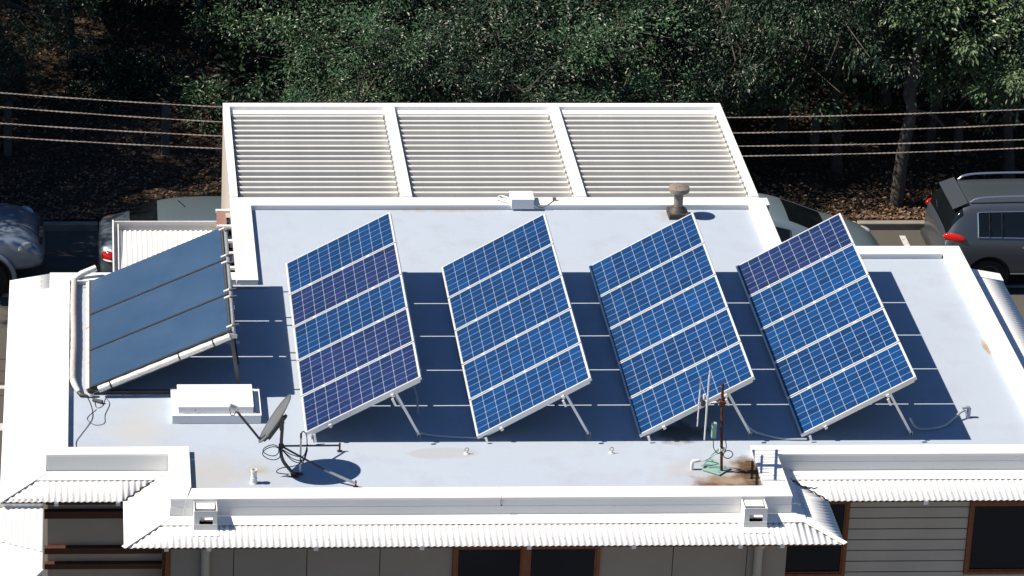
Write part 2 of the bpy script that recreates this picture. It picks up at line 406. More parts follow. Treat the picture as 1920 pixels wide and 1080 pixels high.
# lower half of the front fascias, lapped
B(MB().box(-5.196, 2.526, -8.1145, -8.108, -0.165, -0.045), 'fascia_lap', M['fascia'])
B(MB().box(2.56, 6.25, -7.0245, -7.018, -0.145, -0.035), 'fascia_lap', M['fascia'])
for xs in (2.56+0.62, 4.05, 4.95, 5.6): B(MB().box(xs-0.006, xs+0.006, -7.0275, -7.018, 0.005, 0.017), 'screw', M['alu'])
B(MB().box(-1.104, -1.088, -8.124, -8.108, -0.02, 0.052), 'joint_strip', M['steel'])

# corrugated eaves
PITCH, AMP, DROP, WID = 0.0765, 0.0068, 0.105, 0.57
ZT = -0.165
def eave(axis, tb, t0, t1, b0, b1, sgn, name='corrugated_eave', inset=0.0):
    """axis 'x': sheet running along x and falling towards sgn*y; tb = top line coordinate"""
    mb = MB(); lo, hi = min(t0, b0), max(t1, b1); n = int((hi - lo) / PITCH * 8)
    rows = []
    for i in range(n + 1):
        u = lo + (hi - lo) * i / n
        # limits of v in 0..1 (0 top, 1 bottom)
        v0, v1 = 0.0, 1.0
        if b0 < t0 and u < t0: v0 = max(v0, (t0 - u) / (t0 - b0))
        if b1 > t1 and u > t1: v0 = max(v0, (u - t1) / (b1 - t1))
        if b0 > t0 and u < b0: v1 = min(v1, (u - t0) / (b0 - t0))
        if b1 < t1 and u > b1: v1 = min(v1, (t1 - u) / (t1 - b1))
        v0 = min(v0, 0.995); v1 = max(v1, v0 + 0.004)
        z = AMP * math.sin(2 * math.pi * u / PITCH)
        for v in (v0, v1):
            w = tb + sgn * WID * v; zz = ZT - 0.012 - DROP * v + z
            mb.v.append((u, w, zz) if axis == 'x' else (w, u, zz))
    for i in range(n):
        a = 2 * i; f = (a, a + 1, a + 3, a + 2)
        mb.f.append(f)
    o = B(mb, name, M['corr'], smooth=True)
    sm = o.modifiers.new('thick', 'SOLIDIFY'); sm.thickness = 0.002
    # soffit and screws
    return o
def screws(axis, tb, a, b, sgn):
    mb = MB(); n = int((b - a) / (2 * PITCH)); u = (math.floor(a / PITCH) + 1.25) * PITCH
    while u < b:
        for v, zo in ((0.78, 0.0), (0.22, 0.004)):
            w = tb + sgn * WID * v; z = ZT - 0.012 - DROP * v + AMP + zo
            c = (u, w, z) if axis == 'x' else (w, u, z)
            mb.lathe([(0.007, 0), (0.007, 0.005), (0.002, 0.007)], c, 6)
        u += 2 * PITCH
    o = B(mb, 'roofing_screws', M['steel']); o['kind'] = 'stuff'
def flashing(axis, tb, a, b, sgn, a2=None, b2=None):
    a2 = a if a2 is None else a2; b2 = b if b2 is None else b2
    w1 = tb + sgn * WID * 0.30
    z0, z1 = ZT + 0.004, ZT + 0.004 - DROP * 0.30
    P = [(a, tb, z0), (b, tb, z0), (b2, w1, z1), (a2, w1, z1)]
    if axis == 'y': P = [(y, x, z) for x, y, z in P]
    vs = P + [(x, y, z - 0.006) for x, y, z in P]
    mb = MB().add(vs, [(0,1,2,3),(7,6,5,4),(0,4,5,1),(1,5,6,2),(2,6,7,3),(3,7,4,0)])
    B(mb, 'flashing', M['white'])
def soffit(axis, tb, a, b, sgn, a2, b2):
    z0, z1 = ZT - 0.035, ZT - 0.035 - DROP * 0.97
    P = [(a, tb, z0), (b, tb, z0), (b2, tb + sgn * WID * 0.965, z1), (a2, tb + sgn * WID * 0.965, z1)]
    if axis == 'y': P = [(y, x, z) for x, y, z in P]
    vs = P + [(x, y, z - 0.012) for x, y, z in P]
    mb = MB().add(vs, [(0,1,2,3),(7,6,5,4),(0,4,5,1),(1,5,6,2),(2,6,7,3),(3,7,4,0)])
    B(mb, 'soffit', M['brown'])
k3 = 0.3 * WID
eave('x', -8.12, -5.20, 2.53, -5.77, 3.10, -1); screws('x', -8.12, -5.2, 2.5, -1); flashing('x', -8.12, -5.20, 2.53, -1, -5.20 - k3, 2.53 + k3); soffit('x', -8.12, -5.20, 2.53, -1, -5.75, 3.08)
eave('x', -6.96, -6.74, -5.20, -7.31, -5.77, -1); screws('x', -6.96, -6.74, -5.7, -1); flashing('x', -6.96, -6.74, -5.20, -1, -6.74 - k3, -5.20 - k3); soffit('x', -6.96, -6.74, -5.20, -1, -7.29, -5.75)
eave('x', -7.03, 2.53, 6.26, 3.10, 6.83, -1); screws('x', -7.03, 3.1, 6.3, -1); flashing('x', -7.03, 2.53, 6.26, -1, 2.53 + k3, 6.26 + k3); soffit('x', -7.03, 2.53, 6.26, -1, 3.10, 6.81)
eave('y', -6.74, -6.96, -1.14, -7.53, -1.14, -1); screws('y', -6.74, -6.9, -1.2, -1); flashing('y', -6.74, -6.96, -1.64, -1, -6.96 - k3, -1.64); soffit('y', -6.74, -6.96, -1.16, -1, -7.51, -1.16)
eave('y', -5.20, -8.12, -6.96, -8.69, -7.53, -1); screws('y', -5.20, -8.1, -7.5, -1); flashing('y', -5.20, -8.12, -6.96, -1, -8.12 - k3, -6.96 - k3); soffit('y', -5.20, -8.12, -6.96, -1, -8.67, -7.51)
eave('y', 2.53, -8.12, -7.03, -8.69, -7.60, 1); screws('y', 2.53, -8.1, -7.6, 1); flashing('y', 2.53, -8.12, -7.03, 1, -8.12 - k3, -7.03 - k3); soffit('y', 2.53, -8.12, -7.03, 1, -8.67, -7.58)
eave('y', 6.26, -7.03, -1.10, -7.60, -1.10, 1); screws('y', 6.26, -7.0, -1.2, 1); soffit('y', 6.26, -7.03, -1.12, 1, -7.58, -1.12)
# end flashing on the right eave and hip caps
P = [(6.27,-1.22,ZT-0.0),(6.84,-1.22,ZT-DROP-0.0),(6.84,-0.98,ZT-DROP-0.0),(6.27,-0.98,ZT-0.0)]
B(MB().add(P + [(x,y,z-0.006) for x,y,z in P], [(0,1,2,3),(7,6,5,4),(0,4,5,1),(1,5,6,2),(2,6,7,3),(3,7,4,0)]), 'flashing', M['white'])
def hip(a, b, w=0.14):
    B(MB().bar(a, b, w, 0.006), 'hip_cap', M['white'])
zt2, zb2 = ZT + 0.004, ZT - DROP + 0.002
hip((-5.20,-8.12,zt2), (-5.775,-8.695,zb2), 0.07); hip((2.53,-8.12,zt2), (3.105,-8.695,zb2), 0.08); hip((-6.74,-6.96,zt2), (-7.315,-7.535,zb2), 0.07); hip((6.26,-7.03,zt2),(6.835,-7.605,zb2), 0.08)
for sx, ty, sg in ((2.53, -7.03, 1), (-5.20, -6.96, -1)):
    pv = []
    for i in range(41):
        v = 0.06 + 0.94 * i / 40; w_ = 0.010 * math.sin(i * 0.95)
        pv.append((sx + sg * (WID * v + w_), ty - WID * v + sg * 0 + w_, ZT - 0.002 - DROP * v))
    B(MB().tube(pv, [0.006 + 0.004 * abs(math.sin(i * 0.47)) for i in range(41)], 6), 'valley_shade_line', M['black'])  # black tube drawn in for the shade along the overlapping sheet edge
for bx, by in [(-5.28,-8.60),(-4.76,-8.60),(-3.45,-8.60),(-2.15,-8.60),(-0.83,-8.60),(0.46,-8.60),(1.78,-8.60),(2.30,-8.60),(-6.63,-7.46),(-5.86,-7.46),(2.95,-7.53),(4.32,-7.53),(5.62,-7.53)]:
    B(MB().box(bx, bx + 0.055, by - 0.075, by + 0.03, ZT - DROP - 0.072, ZT - DROP - 0.026), 'eave_bracket', M['fascia'])

# walls: cladding sheets on the projecting front
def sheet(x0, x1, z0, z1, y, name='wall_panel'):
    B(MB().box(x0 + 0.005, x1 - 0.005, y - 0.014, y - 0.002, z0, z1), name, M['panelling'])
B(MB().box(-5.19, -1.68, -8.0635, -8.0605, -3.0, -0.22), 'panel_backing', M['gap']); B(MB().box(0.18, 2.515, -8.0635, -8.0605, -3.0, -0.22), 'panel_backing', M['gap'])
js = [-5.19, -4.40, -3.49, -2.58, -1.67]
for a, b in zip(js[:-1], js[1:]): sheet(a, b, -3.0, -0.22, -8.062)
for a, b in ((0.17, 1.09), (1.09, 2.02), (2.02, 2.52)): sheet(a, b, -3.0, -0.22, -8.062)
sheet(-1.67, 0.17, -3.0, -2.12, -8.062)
def window(x0, x1, z0, z1, y, mulls=(), fw=0.045, name='window'):
    w = B(MB().box(x0, x1, y - 0.004, y - 0.001, z0, z1), name, M['gap'])
    def P(mb, n, mt, **k):
        mb.v = [(x, yy, z - G) for x, yy, z in mb.v]; return mb.build(n, mt, w, **k)
    xs = [x0] + list(mulls) + [x1]
    mb = MB()
    mb.box(x0, x1, y - 0.05, y - 0.0045, z1 - fw, z1); mb.box(x0, x1, y - 0.05, y - 0.0045, z0, z0 + fw)
    mb.box(x0, x0 + fw, y - 0.05, y - 0.0045, z0 + fw, z1 - fw); mb.box(x1 - fw, x1, y - 0.05, y - 0.0045, z0 + fw, z1 - fw)
    for mx in mulls: mb.box(mx - fw, mx + fw, y - 0.05, y - 0.0045, z0 + fw, z1 - fw)
    P(mb, 'frame', M['timber'])
    for a, b in zip(xs[:-1], xs[1:]):
        ea = fw; eb = fw
        # inner sash
        mb = MB(); q = 0.022; A, Bx, C0, D = a + ea, b - eb, z0 + fw, z1 - fw
        mb.box(A, Bx, y - 0.036, y - 0.0045, D - q, D); mb.box(A, Bx, y - 0.036, y - 0.0045, C0, C0 + q)
        mb.box(A, A + q, y - 0.036, y - 0.0045, C0 + q, D - q); mb.box(Bx - q, Bx, y - 0.036, y - 0.0045, C0 + q, D - q)
        P(mb, 'sash', M['timber'])
        P(MB().box(A + q, Bx - q, y - 0.018, y - 0.0045, C0 + q, D - q), 'pane', M['glass'])
window(-1.67, 0.17, -2.10, -0.60, -8.062, (-0.76,))
window(2.56, 3.53, -1.72, -0.60, -6.952)
window(5.08, 6.22, -1.70, -0.64, -6.952)
zz = -0.26
B(MB().box(3.53, 5.08, -6.958, -6.952, -3.0, -0.24), 'board_backing', simple('shaded_board_joint', (0.12, 0.11, 0.10), 0.8, spec=0.1))
while zz > -3.0:
    mb = MB(); z1 = zz; z0 = zz - 0.139
    vs = [(3.535,-6.959,z0),(5.075,-6.959,z0),(5.075,-6.959,z1),(3.535,-6.959,z1),(3.535,-6.980,z0),(5.075,-6.980,z0),(5.075,-6.974,z1),(3.535,-6.974,z1)]
    mb.add(vs, [(3,2,1,0),(4,5,6,7),(0,1,5,4),(1,2,6,5),(2,3,7,6),(3,0,4,7)])
    B(mb, 'weatherboard', M['taupe']); zz -= 0.157
B(MB().box(-5.26, -5.19, -7.02, -6.95, -3.0, -0.24), 'corner_post', M['timber'])
B(MB().box(-5.245, -5.192, -8.10, -8.05, -3.0, -0.24), 'corner_post', M['timber'])
for z0, z1, x0 in ((-0.60,-0.555,-6.74),(-0.80,-0.70,-6.76),(-1.31,-1.225,-6.76),(-1.53,-1.455,-6.76),(-2.1,-2.02,-6.76)):
    B(MB().box(x0, -5.27, -7.03, -6.953, z0, z1), 'sunshade_fin', M['brown'])
for dx in (-4.755, 2.15):
    pts = curve_pts([(dx, -8.40, -0.30), (dx, -8.30, -0.5), (dx, -8.14, -0.62), (dx, -8.14, -0.75), (dx, -8.14, -3.2)], 4)
    B(MB().tube(pts, 0.055, 14), 'downpipe', M['taupe'], smooth=True)
# rainwater heads
def head(x0):
    yf, yb = -8.365, -8.1235; x1 = x0 + 0.285; t = 0.008; zt = 0.045
    f = B(MB().box(x0, x0 + t, yf, yb, -0.19, zt).box(x1 - t, x1, yf, yb, -0.19, zt).box(x0 + t, x1 - t, yb - 0.003, yb, -0.19, zt), 'rainwater_head', M['white'])
    def P(mb, n, mt):
        mb.v = [(x, y, z - G) for x, y, z in mb.v]; return mb.build(n, mt, f)
    mb = MB(); a, b = x0 + 0.065, x1 - 0.055
    mb.box(x0, x1, yf - t, yf - 0.0005, -0.045, zt); mb.box(x0, a, yf - t, yf - 0.0005, -0.145, -0.045); mb.box(b, x1, yf - t, yf - 0.0005, -0.145, -0.045)
    P(mb, 'front_plate', M['fascia'])
    P(MB().box(x0 - 0.003, x1 + 0.003, yf - t - 0.005, yf - t - 0.0005, -0.215, -0.138), 'front_flange', M['fascia'])
    P(MB().box(x0 + 0.03, x1 - 0.03, -8.265, -8.126, 0.012, 0.020), 'spill_tray', M['white'])
    P(MB().box(a - 0.01, b + 0.01, -8.33, -8.126, -0.105, -0.098), 'spill_tray', M['white'])
    P(MB().box(x0 + t, x1 - t, yf + 0.001, yb, -0.185, -0.18), 'floor', M['gap'])
    for q in (x0 + 0.03, x1 - 0.04): P(MB().box(q, q + 0.01, yf - t - 0.008, yf - t - 0.005, -0.17, -0.16), 'screw', M['steel'])
    P(MB().add([(x0 - 0.02, yf - 0.12, -0.236), (x1 + 0.02, yf - 0.12, -0.236), (x1 + 0.02, yb, -0.172), (x0 - 0.02, yb, -0.172),
                (x0 - 0.02, yf - 0.12, -0.240), (x1 + 0.02, yf - 0.12, -0.240), (x1 + 0.02, yb, -0.176), (x0 - 0.02, yb, -0.176)],
               [(0,1,2,3),(7,6,5,4),(0,4,5,1),(1,5,6,2),(2,6,7,3),(3,7,4,0)]), 'apron', M['white'])
head(-4.91); head(1.89)
# little downpipe wire by the left head
B(MB().tube(curve_pts([(-4.94,-7.84,0.09),(-5.0,-8.13,0.06),(-5.03,-8.14,-0.14),(-5.0,-8.22,-0.17),(-4.9,-8.28,-0.185)], 5), 0.006, 6), 'wire', M['conduit'])
# brown fins on the left wall of the rear wing
for (ya, yb, za, zb) in ((-0.55, 0.88, -1.2, -0.13), (-1.60, -0.75, -1.4, -0.2)):
    B(MB().box(-4.33, -4.20, ya, yb, za, zb), 'sunshade_fin', M['redbrown'])
for yy in (0.85, 0.30, -0.2, -0.62, -1.1, -1.45):
    B(MB().box(-4.345, -4.10, yy, yy + 0.05, -0.14, -0.10), 'fin_bracket', M['white'])
for yy in (0.6, 0.0, -0.5): B(MB().box(-4.19, -4.12, yy - 0.22, yy + 0.22, -1.6, -0.2), 'window_slot', M['carglass'])

# ------------------------------------------------------------------ louvred pergola
PZ = 0.10
pg = empty('louvre_pergola', (-0.2, 2.7, 0), 'white steel pergola with three bays of tilted roof louvres behind the flat roof', 'pergola')
def PB(mb, name, mat, **k):
    mb.v = [(x + 0.2, y - 2.7, z) for x, y, z in mb.v]; return mb.build(name, mat, pg, **k)
XL, XR, YF, YB = -4.12, 3.66, 0.895, 4.45
bx = [(XL, XL + 0.10), (-1.62, -1.46), (0.95, 1.11), (XR - 0.11, XR)]
PB(MB().box(XL, XR, YB - 0.14, YB, PZ - 0.2, PZ), 'beam', M['white'], bevel=0.005)
PB(MB().box(XL, XR, YF, YF + 0.02, PZ - 0.2, PZ - 0.02), 'beam', M['white'])
for a, b in bx: PB(MB().box(a, b, YF + 0.02, YB - 0.142, PZ - 0.2, PZ - 0.001), 'beam', M['white'], bevel=0.004)
for i in range(3):
    a, b = bx[i][1] + 0.035, bx[i+1][0] - 0.03
    PB(MB().box(a - 0.03, b + 0.025, YB - 0.31, YB - 0.145, PZ - 0.10, PZ - 0.06), 'box_gutter', M['white'])
    n = 17; y0, y1 = YF + 0.10, YB - 0.36
    prof = [(-0.026, 0.0), (-0.018, 0.014), (0.0, 0.02), (0.018, 0.012), (0.024, 0.0), (0.016, -0.05), (0.008, -0.13), (-0.004, -0.19), (-0.016, -0.195), (-0.020, -0.10)]
    L = b - a; np_ = len(prof)
    mb = MB(); vs = [(0, p, q) for p, q in prof] + [(L, p, q) for p, q in prof]
    mb.add(vs, [tuple(range(np_)), tuple(range(2*np_-1, np_-1, -1))] + [(k, np_ + k, np_ + (k+1) % np_, (k+1) % np_) for k in range(np_)])
    me = mb.mesh('louvre', M['blade'])
    for k in range(n):
        yy = y0 + (y1 - y0) * k / (n - 1)
        o = inst('louvre', me, pg, (a + 0.2, yy - 2.7, PZ - 0.075 + random.uniform(-.005, .005)), (R(random.uniform(-2.2, 2.2) - 12), 0, 0))
    PB(MB().box(a - 0.018, a - 0.010, y0 - 0.05, y1 + 0.05, PZ - 0.085, PZ - 0.07), 'drive_rod', M['dgrey'])
    mb = MB()
    for k in range(n):
        yy = y0 + (y1 - y0) * k / (n - 1)
        mb.box(a - 0.026, a - 0.006, yy - 0.03, yy + 0.02, PZ - 0.068, PZ - 0.058)
        mb.box(b + 0.004, b + 0.022, yy - 0.025, yy + 0.025, PZ - 0.10, PZ - 0.055)
    PB(mb, 'pivot_clips', M['steel'])['kind'] = 'stuff'
PB(MB().box(XL + 0.005, XL + 0.03, YF + 0.02, YB - 0.005, G, PZ - 0.201), 'side_wall', M['taupe'])
for xx in (XR - 0.1, -1.6, 1.0): PB(MB().box(xx, xx + 0.1, YB - 0.12, YB - 0.02, G, PZ - 0.201), 'post', M['white'])

# ------------------------------------------------------------------ photovoltaic arrays
PL, PW, GAP = 1.65, 0.99, 0.0225
cell = 0.1545; mu, mv = 0.027, 0.021
cu = (PL - 2 * mu) / 10; cv = (PW - 2 * mv) / 6
cs_u, cs_v = cu - 0.005, cv - 0.0085
cell_me = MB().add([(0.004,0,0),(cs_u-0.004,0,0),(cs_u,0.004,0),(cs_u,cs_v-0.004,0),(cs_u-0.004,cs_v,0),(0.004,cs_v,0),(0,cs_v-0.004,0),(0,0.004,0)], [tuple(range(8))]).mesh('solar_cell', M['cell'])
mb = MB(); ft = 0.040; fw = 0.022
mb.box(0, PL, 0, fw, -ft, 0.004); mb.box(0, PL, PW - fw, PW, -ft, 0.004); mb.box(0, fw, fw, PW - fw, -ft, 0.004); mb.box(PL - fw, PL, fw, PW - fw, -ft, 0.004)
frame_me = mb.mesh('solar_panel', M['alu'])
blocker_me = MB().box(fw, PL - fw, fw, PW - fw, -0.016, -0.0082).mesh('bounce_blocker', M['dgrey'])  # dark sheet added under the panel to keep bounced light out of its shade
sheet_me = MB().box(fw, PL - fw, fw, PW - fw, -0.008, -0.0008).mesh('backsheet', M['backsheet'])
blue = (0.001, 0.027, 0.104, 1); blue2 = (0.001, 0.034, 0.128, 1); purple = (0.010, 0.012, 0.060, 1); navy = (0.006, 0.020, 0.085, 1)
arrays = [(-3.445, 0.135, 28.8, [purple, purple, blue, purple, blue], 'leftmost of the four solar arrays, with three dark purple panels among blue ones'),
          (-1.252, 0.073, 30.4, [blue2, blue2, blue, blue, blue], 'second solar array from the left, with five blue panels'),
          (0.835, 0.085, 30.3, [blue2, blue, blue2, blue, blue], 'third solar array from the left, behind the rusty antenna mast'),
          (2.919, 0.080, 30.2, [blue2, blue, blue2, blue2, purple], 'rightmost solar array, blue with one dark purple panel at its top end')]
for ai, (ax, az, tilt, cols, lab) in enumerate(arrays):
    root = empty('solar_array', (ax, -6.52, az), lab, 'solar array', 'solar arrays in a row on the flat roof')
    T = R(tilt); ca, sa = math.cos(T), math.sin(T)
    for k in range(5):
        p = inst('solar_panel', frame_me, root, (0, k * (PW + GAP), 0), (0, -T, 0))
        inst('backsheet', sheet_me, p); inst('bounce_blocker', blocker_me, p)
        c = cols[k]
        if c == purple: p['label'] = 'darker purple solar panel'
        for i in range(10):
            for j in range(6):
                o = inst('solar_cell', cell_me, p, (mu + i * cu + 0.0027, mv + j * cv + 0.00425, 0.0012))
                q = 1 + random.uniform(-0.16, 0.16)
                o.color = (c[0] * q * random.uniform(0.7, 1.3), c[1] * q, c[2] * q, 1)
    # rails under the panels
    def U(u, v, w): return (u * ca - w * sa, v, u * sa + w * ca)
    for u in (0.33, 1.22):
        MB().bar(U(u, -0.02, -0.062), U(u, 5.06, -0.062), 0.04, 0.042, (-sa, 0, ca)).build('rail', M['alu'], root)
    for v in (0.12, 1.70, 3.35, 4.92):
        MB().bar(U(0.04, v, -0.10), U(1.60, v, -0.10), 0.035, 0.035, (-sa, 0, ca)).build('cross_rail', M['alu'], root)
        top = U(1.25, v, -0.12); MB().bar(top, (top[0] + 0.31, v, -az + 0.05), 0.032, 0.032, (0, 1, 0)).build('strut', M['alu'], root)
        ft_ = (top[0] + 0.31, v, -az)
        MB().box(ft_[0] - 0.03, ft_[0] + 0.03, v - 0.04, v + 0.04, -az, -az + 0.012).box(ft_[0] - 0.025, ft_[0] - 0.018, v - 0.03, v + 0.03, -az, -az + 0.08).box(ft_[0] + 0.018, ft_[0] + 0.025, v - 0.03, v + 0.03, -az, -az + 0.08).build('foot', M['steel'], root)
        MB().box(0.08, 0.14, v - 0.04, v + 0.04, -az, -az + 0.012).box(0.09, 0.13, v - 0.012, v + 0.012, -az, -0.04).build('foot', M['steel'], root)
        MB().bar(U(0.10, v - 0.16, -0.05), (0.13, v - 0.17, -az + 0.03), 0.03, 0.02, (0, 1, 0)).build('clamp', M['alu'], root)
    for k in range(1, 5):
        for u in (0.33, 0.83, 1.22):
            y = k * (PW + GAP) - GAP / 2
            MB().bar(U(u - 0.02, y, 0.006), U(u + 0.02, y, 0.006), 0.032, 0.006, (-sa, 0, ca)).build('mid_clamp', M['alu'], root)
    a_ = U(1.22, 0, -0.065); MB().bar((a_[0]-0.01, -0.05, a_[2]-0.02), (a_[0] + 0.03, -0.06, a_[2] - 0.10), 0.03, 0.03, (0, 1, 0)).build('end_clamp', M['alu'], root)

# conduits between the arrays
def pipe(name, pts, r, mat, label, cat, group=None, n=8, parent=None, seg=6):
    pts = curve_pts(pts, seg); b0 = Vector(pts[0])
    mb = MB().tube([p - b0 for p in pts], r, n)
    o = mb.build(name, mat, parent, smooth=True, loc=b0)
    if label: tag(o, label, cat, group)
    return o
pipe('conduit', [(-2.30,-6.3,0.55),(-2.16,-6.33,0.34),(-2.02,-6.38,0.12),(-1.9,-6.36,0.03),(-1.6,-6.42,0.022),(-1.1,-6.46,0.022)], 0.014, M['conduit'], 'grey conduit curling from under the leftmost solar array to the second array', 'conduit')
pipe('conduit', [(-2.25,-5.25,0.50),(-2.1,-5.3,0.36),(-1.98,-5.5,0.26),(-1.95,-5.75,0.14),(-1.94,-5.78,0.01)], 0.016, M['conduit'], 'short grey conduit bending down into the roof behind the leftmost array strut', 'conduit')
pipe('conduit', [(1.98,-6.25,0.58),(2.12,-6.32,0.32),(2.27,-6.38,0.12),(2.42,-6.4,0.04),(2.7,-6.5,0.02),(3.0,-6.52,0.02)], 0.016, M['conduit'], 'grey conduit curling from the third solar array to the rightmost array', 'conduit')
pipe('conduit', [(4.37,-6.28,0.20),(4.46,-6.28,0.06),(4.62,-6.27,0.03),(4.85,-6.2,0.04),(5.03,-6.02,0.07),(5.15,-5.92,0.10),(5.20,-5.92,0.09),(5.22,-5.93,0.0)], 0.016, M['conduit'], 'grey conduit running from the rightmost array to a bent entry pipe on open roof', 'conduit')
o = MB().tube([(0,0,0),(0,0,0.10),(0.0,0,0.13)], 0.028, 12).tube(curve_pts([(0,0,0.125),(-0.03,0,0.15),(-0.09,0.0,0.145)],4), 0.026, 12).build('roof_entry', M['conduit'], smooth=True, loc=(5.24,-5.90,0))
tag(o, 'short bent conduit entry standing on the roof right of the rightmost array', 'pipe')

# ------------------------------------------------------------------ solar water collector
cl = empty('solar_water_collector', (-6.21, -5.15, 0.08), 'tilted solar hot water collector of three plain dark blue panels on a steel frame', 'solar collector')
T = math.atan2(0.84, 1.85); ca, sa = math.cos(T), math.sin(T); CLN = 2.03; CWD = 1.05
def U(u, v, w): return (u * ca - w * sa, v, u * sa + w * ca)
for k in range(3):
    v0 = k * 1.075
    p = inst('collector_panel', MB().box(0.03, CLN, 0, CWD, -0.07, 0.0).mesh('collector_panel', M['dgrey']), cl, (0, v0, 0), (0, -T, 0))
    inst('glazing', MB().box(0.052, CLN - 0.03, 0.02, CWD - 0.02, 0.0, 0.005).mesh('glazing', M['absorber']), p)
    for yy in (0.08, CWD - 0.1):
        inst('clip', MB().box(CLN - 0.05, CLN + 0.03, yy, yy + 0.045, -0.03, 0.014).mesh('clip', M['alu']), p)
MB().bar(U(0.0, -0.03, -0.02), U(0.0, 3.22, -0.02), 0.05, 0.07, (-sa, 0, ca)).build('bottom_rail', simple('rust_spotted_rail', (0.62, 0.56, 0.52), 0.6, var=0.1, dirt=((0.35, 0.14, 0.05), 9, 0.55, 0.68)), cl)
MB().bar(U(2.06, -0.03, -0.04), U(2.06, 3.22, -0.04), 0.03, 0.06, (-sa, 0, ca)).build('top_rail', M['steel'], cl)
MB().bar(U(1.95, -0.03, -0.11), U(1.95, 3.22, -0.11), 0.05, 0.05, (-sa, 0, ca)).build('top_rail', M['dgrey'], cl)
for v in (-0.02, 0.85, 2.35, 3.2):
    t = U(1.97, v, -0.10); MB().bar((t[0] + 0.02, v, t[2] + 0.06), (t[0] + 0.15, v, -0.07), 0.05, 0.05, (0, 1, 0)).build('post', M['dgrey'], cl)
    MB().bar(U(0.0, v, -0.10), U(2.0, v, -0.10), 0.04, 0.04, (-sa, 0, ca)).build('cross_rail', M['dgrey'], cl)
    MB().box(t[0] - 0.03, t[0] + 0.10, v - 0.03, v + 0.03, t[2] + 0.02, t[2] + 0.07).build('bracket', M['steel'], cl)
MB().bar((0.0, 0.0, -0.055), (2.05, 0.0, -0.055), 0.05, 0.04, (0, 1, 0)).build('base_rail', M['dgrey'], cl)
MB().bar((0.7, 1.02, 0.15), (2.02, 1.02, 0.15), 0.05, 0.02, (0, 0, 1)).build('brace', M['alu'], cl)
# top manifold stubs
for v in (0.1, 0.95, 1.17, 2.0, 2.24, 3.05):
    t = U(2.06, v, 0.0); MB().tube([t, (t[0] + 0.09, v, t[2] + 0.02)], 0.017, 8).build('union', M['dgrey'], cl)
t0 = U(0.06, -0.09, -0.03); t1 = U(2.0, -0.07, -0.05)
pp = [Vector(t0).lerp(Vector(t1), i / 24) for i in range(25)]
MB().tube(pp[1:], [0.044 + 0.003 * math.sin(i * 2.2) for i in range(24)], 12).build('lagged_pipe', M['foil'], cl, smooth=True)
for i in (3, 15, 21): MB().tube([pp[i], pp[i].lerp(pp[i+1], 0.25)], 0.048, 12).build('pipe_tie', M['black'], cl)
t = Vector(t0); MB().tube([t + Vector((-0.03, 0, 0.02)), t + Vector((-0.03, 0, -0.05)), (t.x - 0.03, t.y, -0.075)], 0.036, 12).build('pipe_bend', M['black'], cl)
MB().tube([(t.x - 0.03, t.y, -0.02), (t.x - 0.03, t.y, -0.06)], 0.040, 12).build('pipe_sleeve', M['pvc'], cl)
MB().tube([(t.x - 0.0, t.y - 0.12, -0.06), (t.x + 0.12, t.y - 0.2, -0.05)], 0.025, 8).build('valve', M['dgrey'], cl)

# return pipe lying along the left parapet
rp = empty('lagged_return_pipe', (-6.42, -3.3, 0), 'long foil wrapped pipe lying along the left parapet beside the water collector', 'pipe')
def RP(mb, n, mt, **k):
    mb.v = [(x + 6.42, y + 3.3, z) for x, y, z in mb.v]; return mb.build(n, mt, rp, **k)
ys = [-4.92 + i * (3.06 / 40) for i in range(41)]
RP(MB().tube([(-6.405 + 0.005 * math.sin(y * 3), y, 0.075) for y in ys], [0.042 + 0.002 * math.sin(i * 1.9) for i in range(41)], 12), 'pipe_run', M['lag'], smooth=True)
RP(MB().tube([(-6.405, -1.86, 0.08), (-6.30, -1.80, 0.14), (-6.1, -1.74, 0.20)], 0.045, 12), 'pipe_run', M['foil'], smooth=True)
RP(MB().tube([(-6.36, -1.95, 0.10), (-6.2, -1.95, 0.10)], 0.012, 8), 'pipe_stub', M['pvc'])
RP(MB().tube([(-6.405, -4.92, 0.075), (-6.38, -5.05, 0.07), (-6.33, -5.2, 0.05)], [0.042, 0.04, 0.03], 12), 'pipe_end', M['foil'], smooth=True)
RP(MB().tube([(-6.36, -5.12, 0.05), (-6.30, -5.24, 0.03), (-6.2, -5.26, 0.02)], [0.03, 0.03, 0.016], 10), 'valve', M['dgrey'], smooth=True)
pipe('loose_wire', [(-6.24,-5.2,0.02),(-6.17,-5.5,0.008),(-6.15,-5.8,0.008),(-6.2,-6.02,0.008),(-6.3,-6.3,0.008),(-6.36,-6.5,0.008),(-6.35,-6.72,0.01)], 0.004, M['black'], 'thin loose black wire trailing over the roof below the water collector', 'wire', n=5)
pipe('loose_wire', [(-6.13,-5.3,0.01),(-6.1,-5.55,0.006),(-6.02,-5.5,0.006),(-5.98,-5.3,0.006),(-5.93,-5.45,0.006),(-5.99,-5.75,0.006),(-6.0,-5.98,0.006),(-6.12,-6.03,0.006),(-6.22,-5.85,0.006),(-6.1,-5.6,0.006)], 0.0035, M['black'], 'looped thin wire curled beside the foot of the water collector', 'wire', n=5)

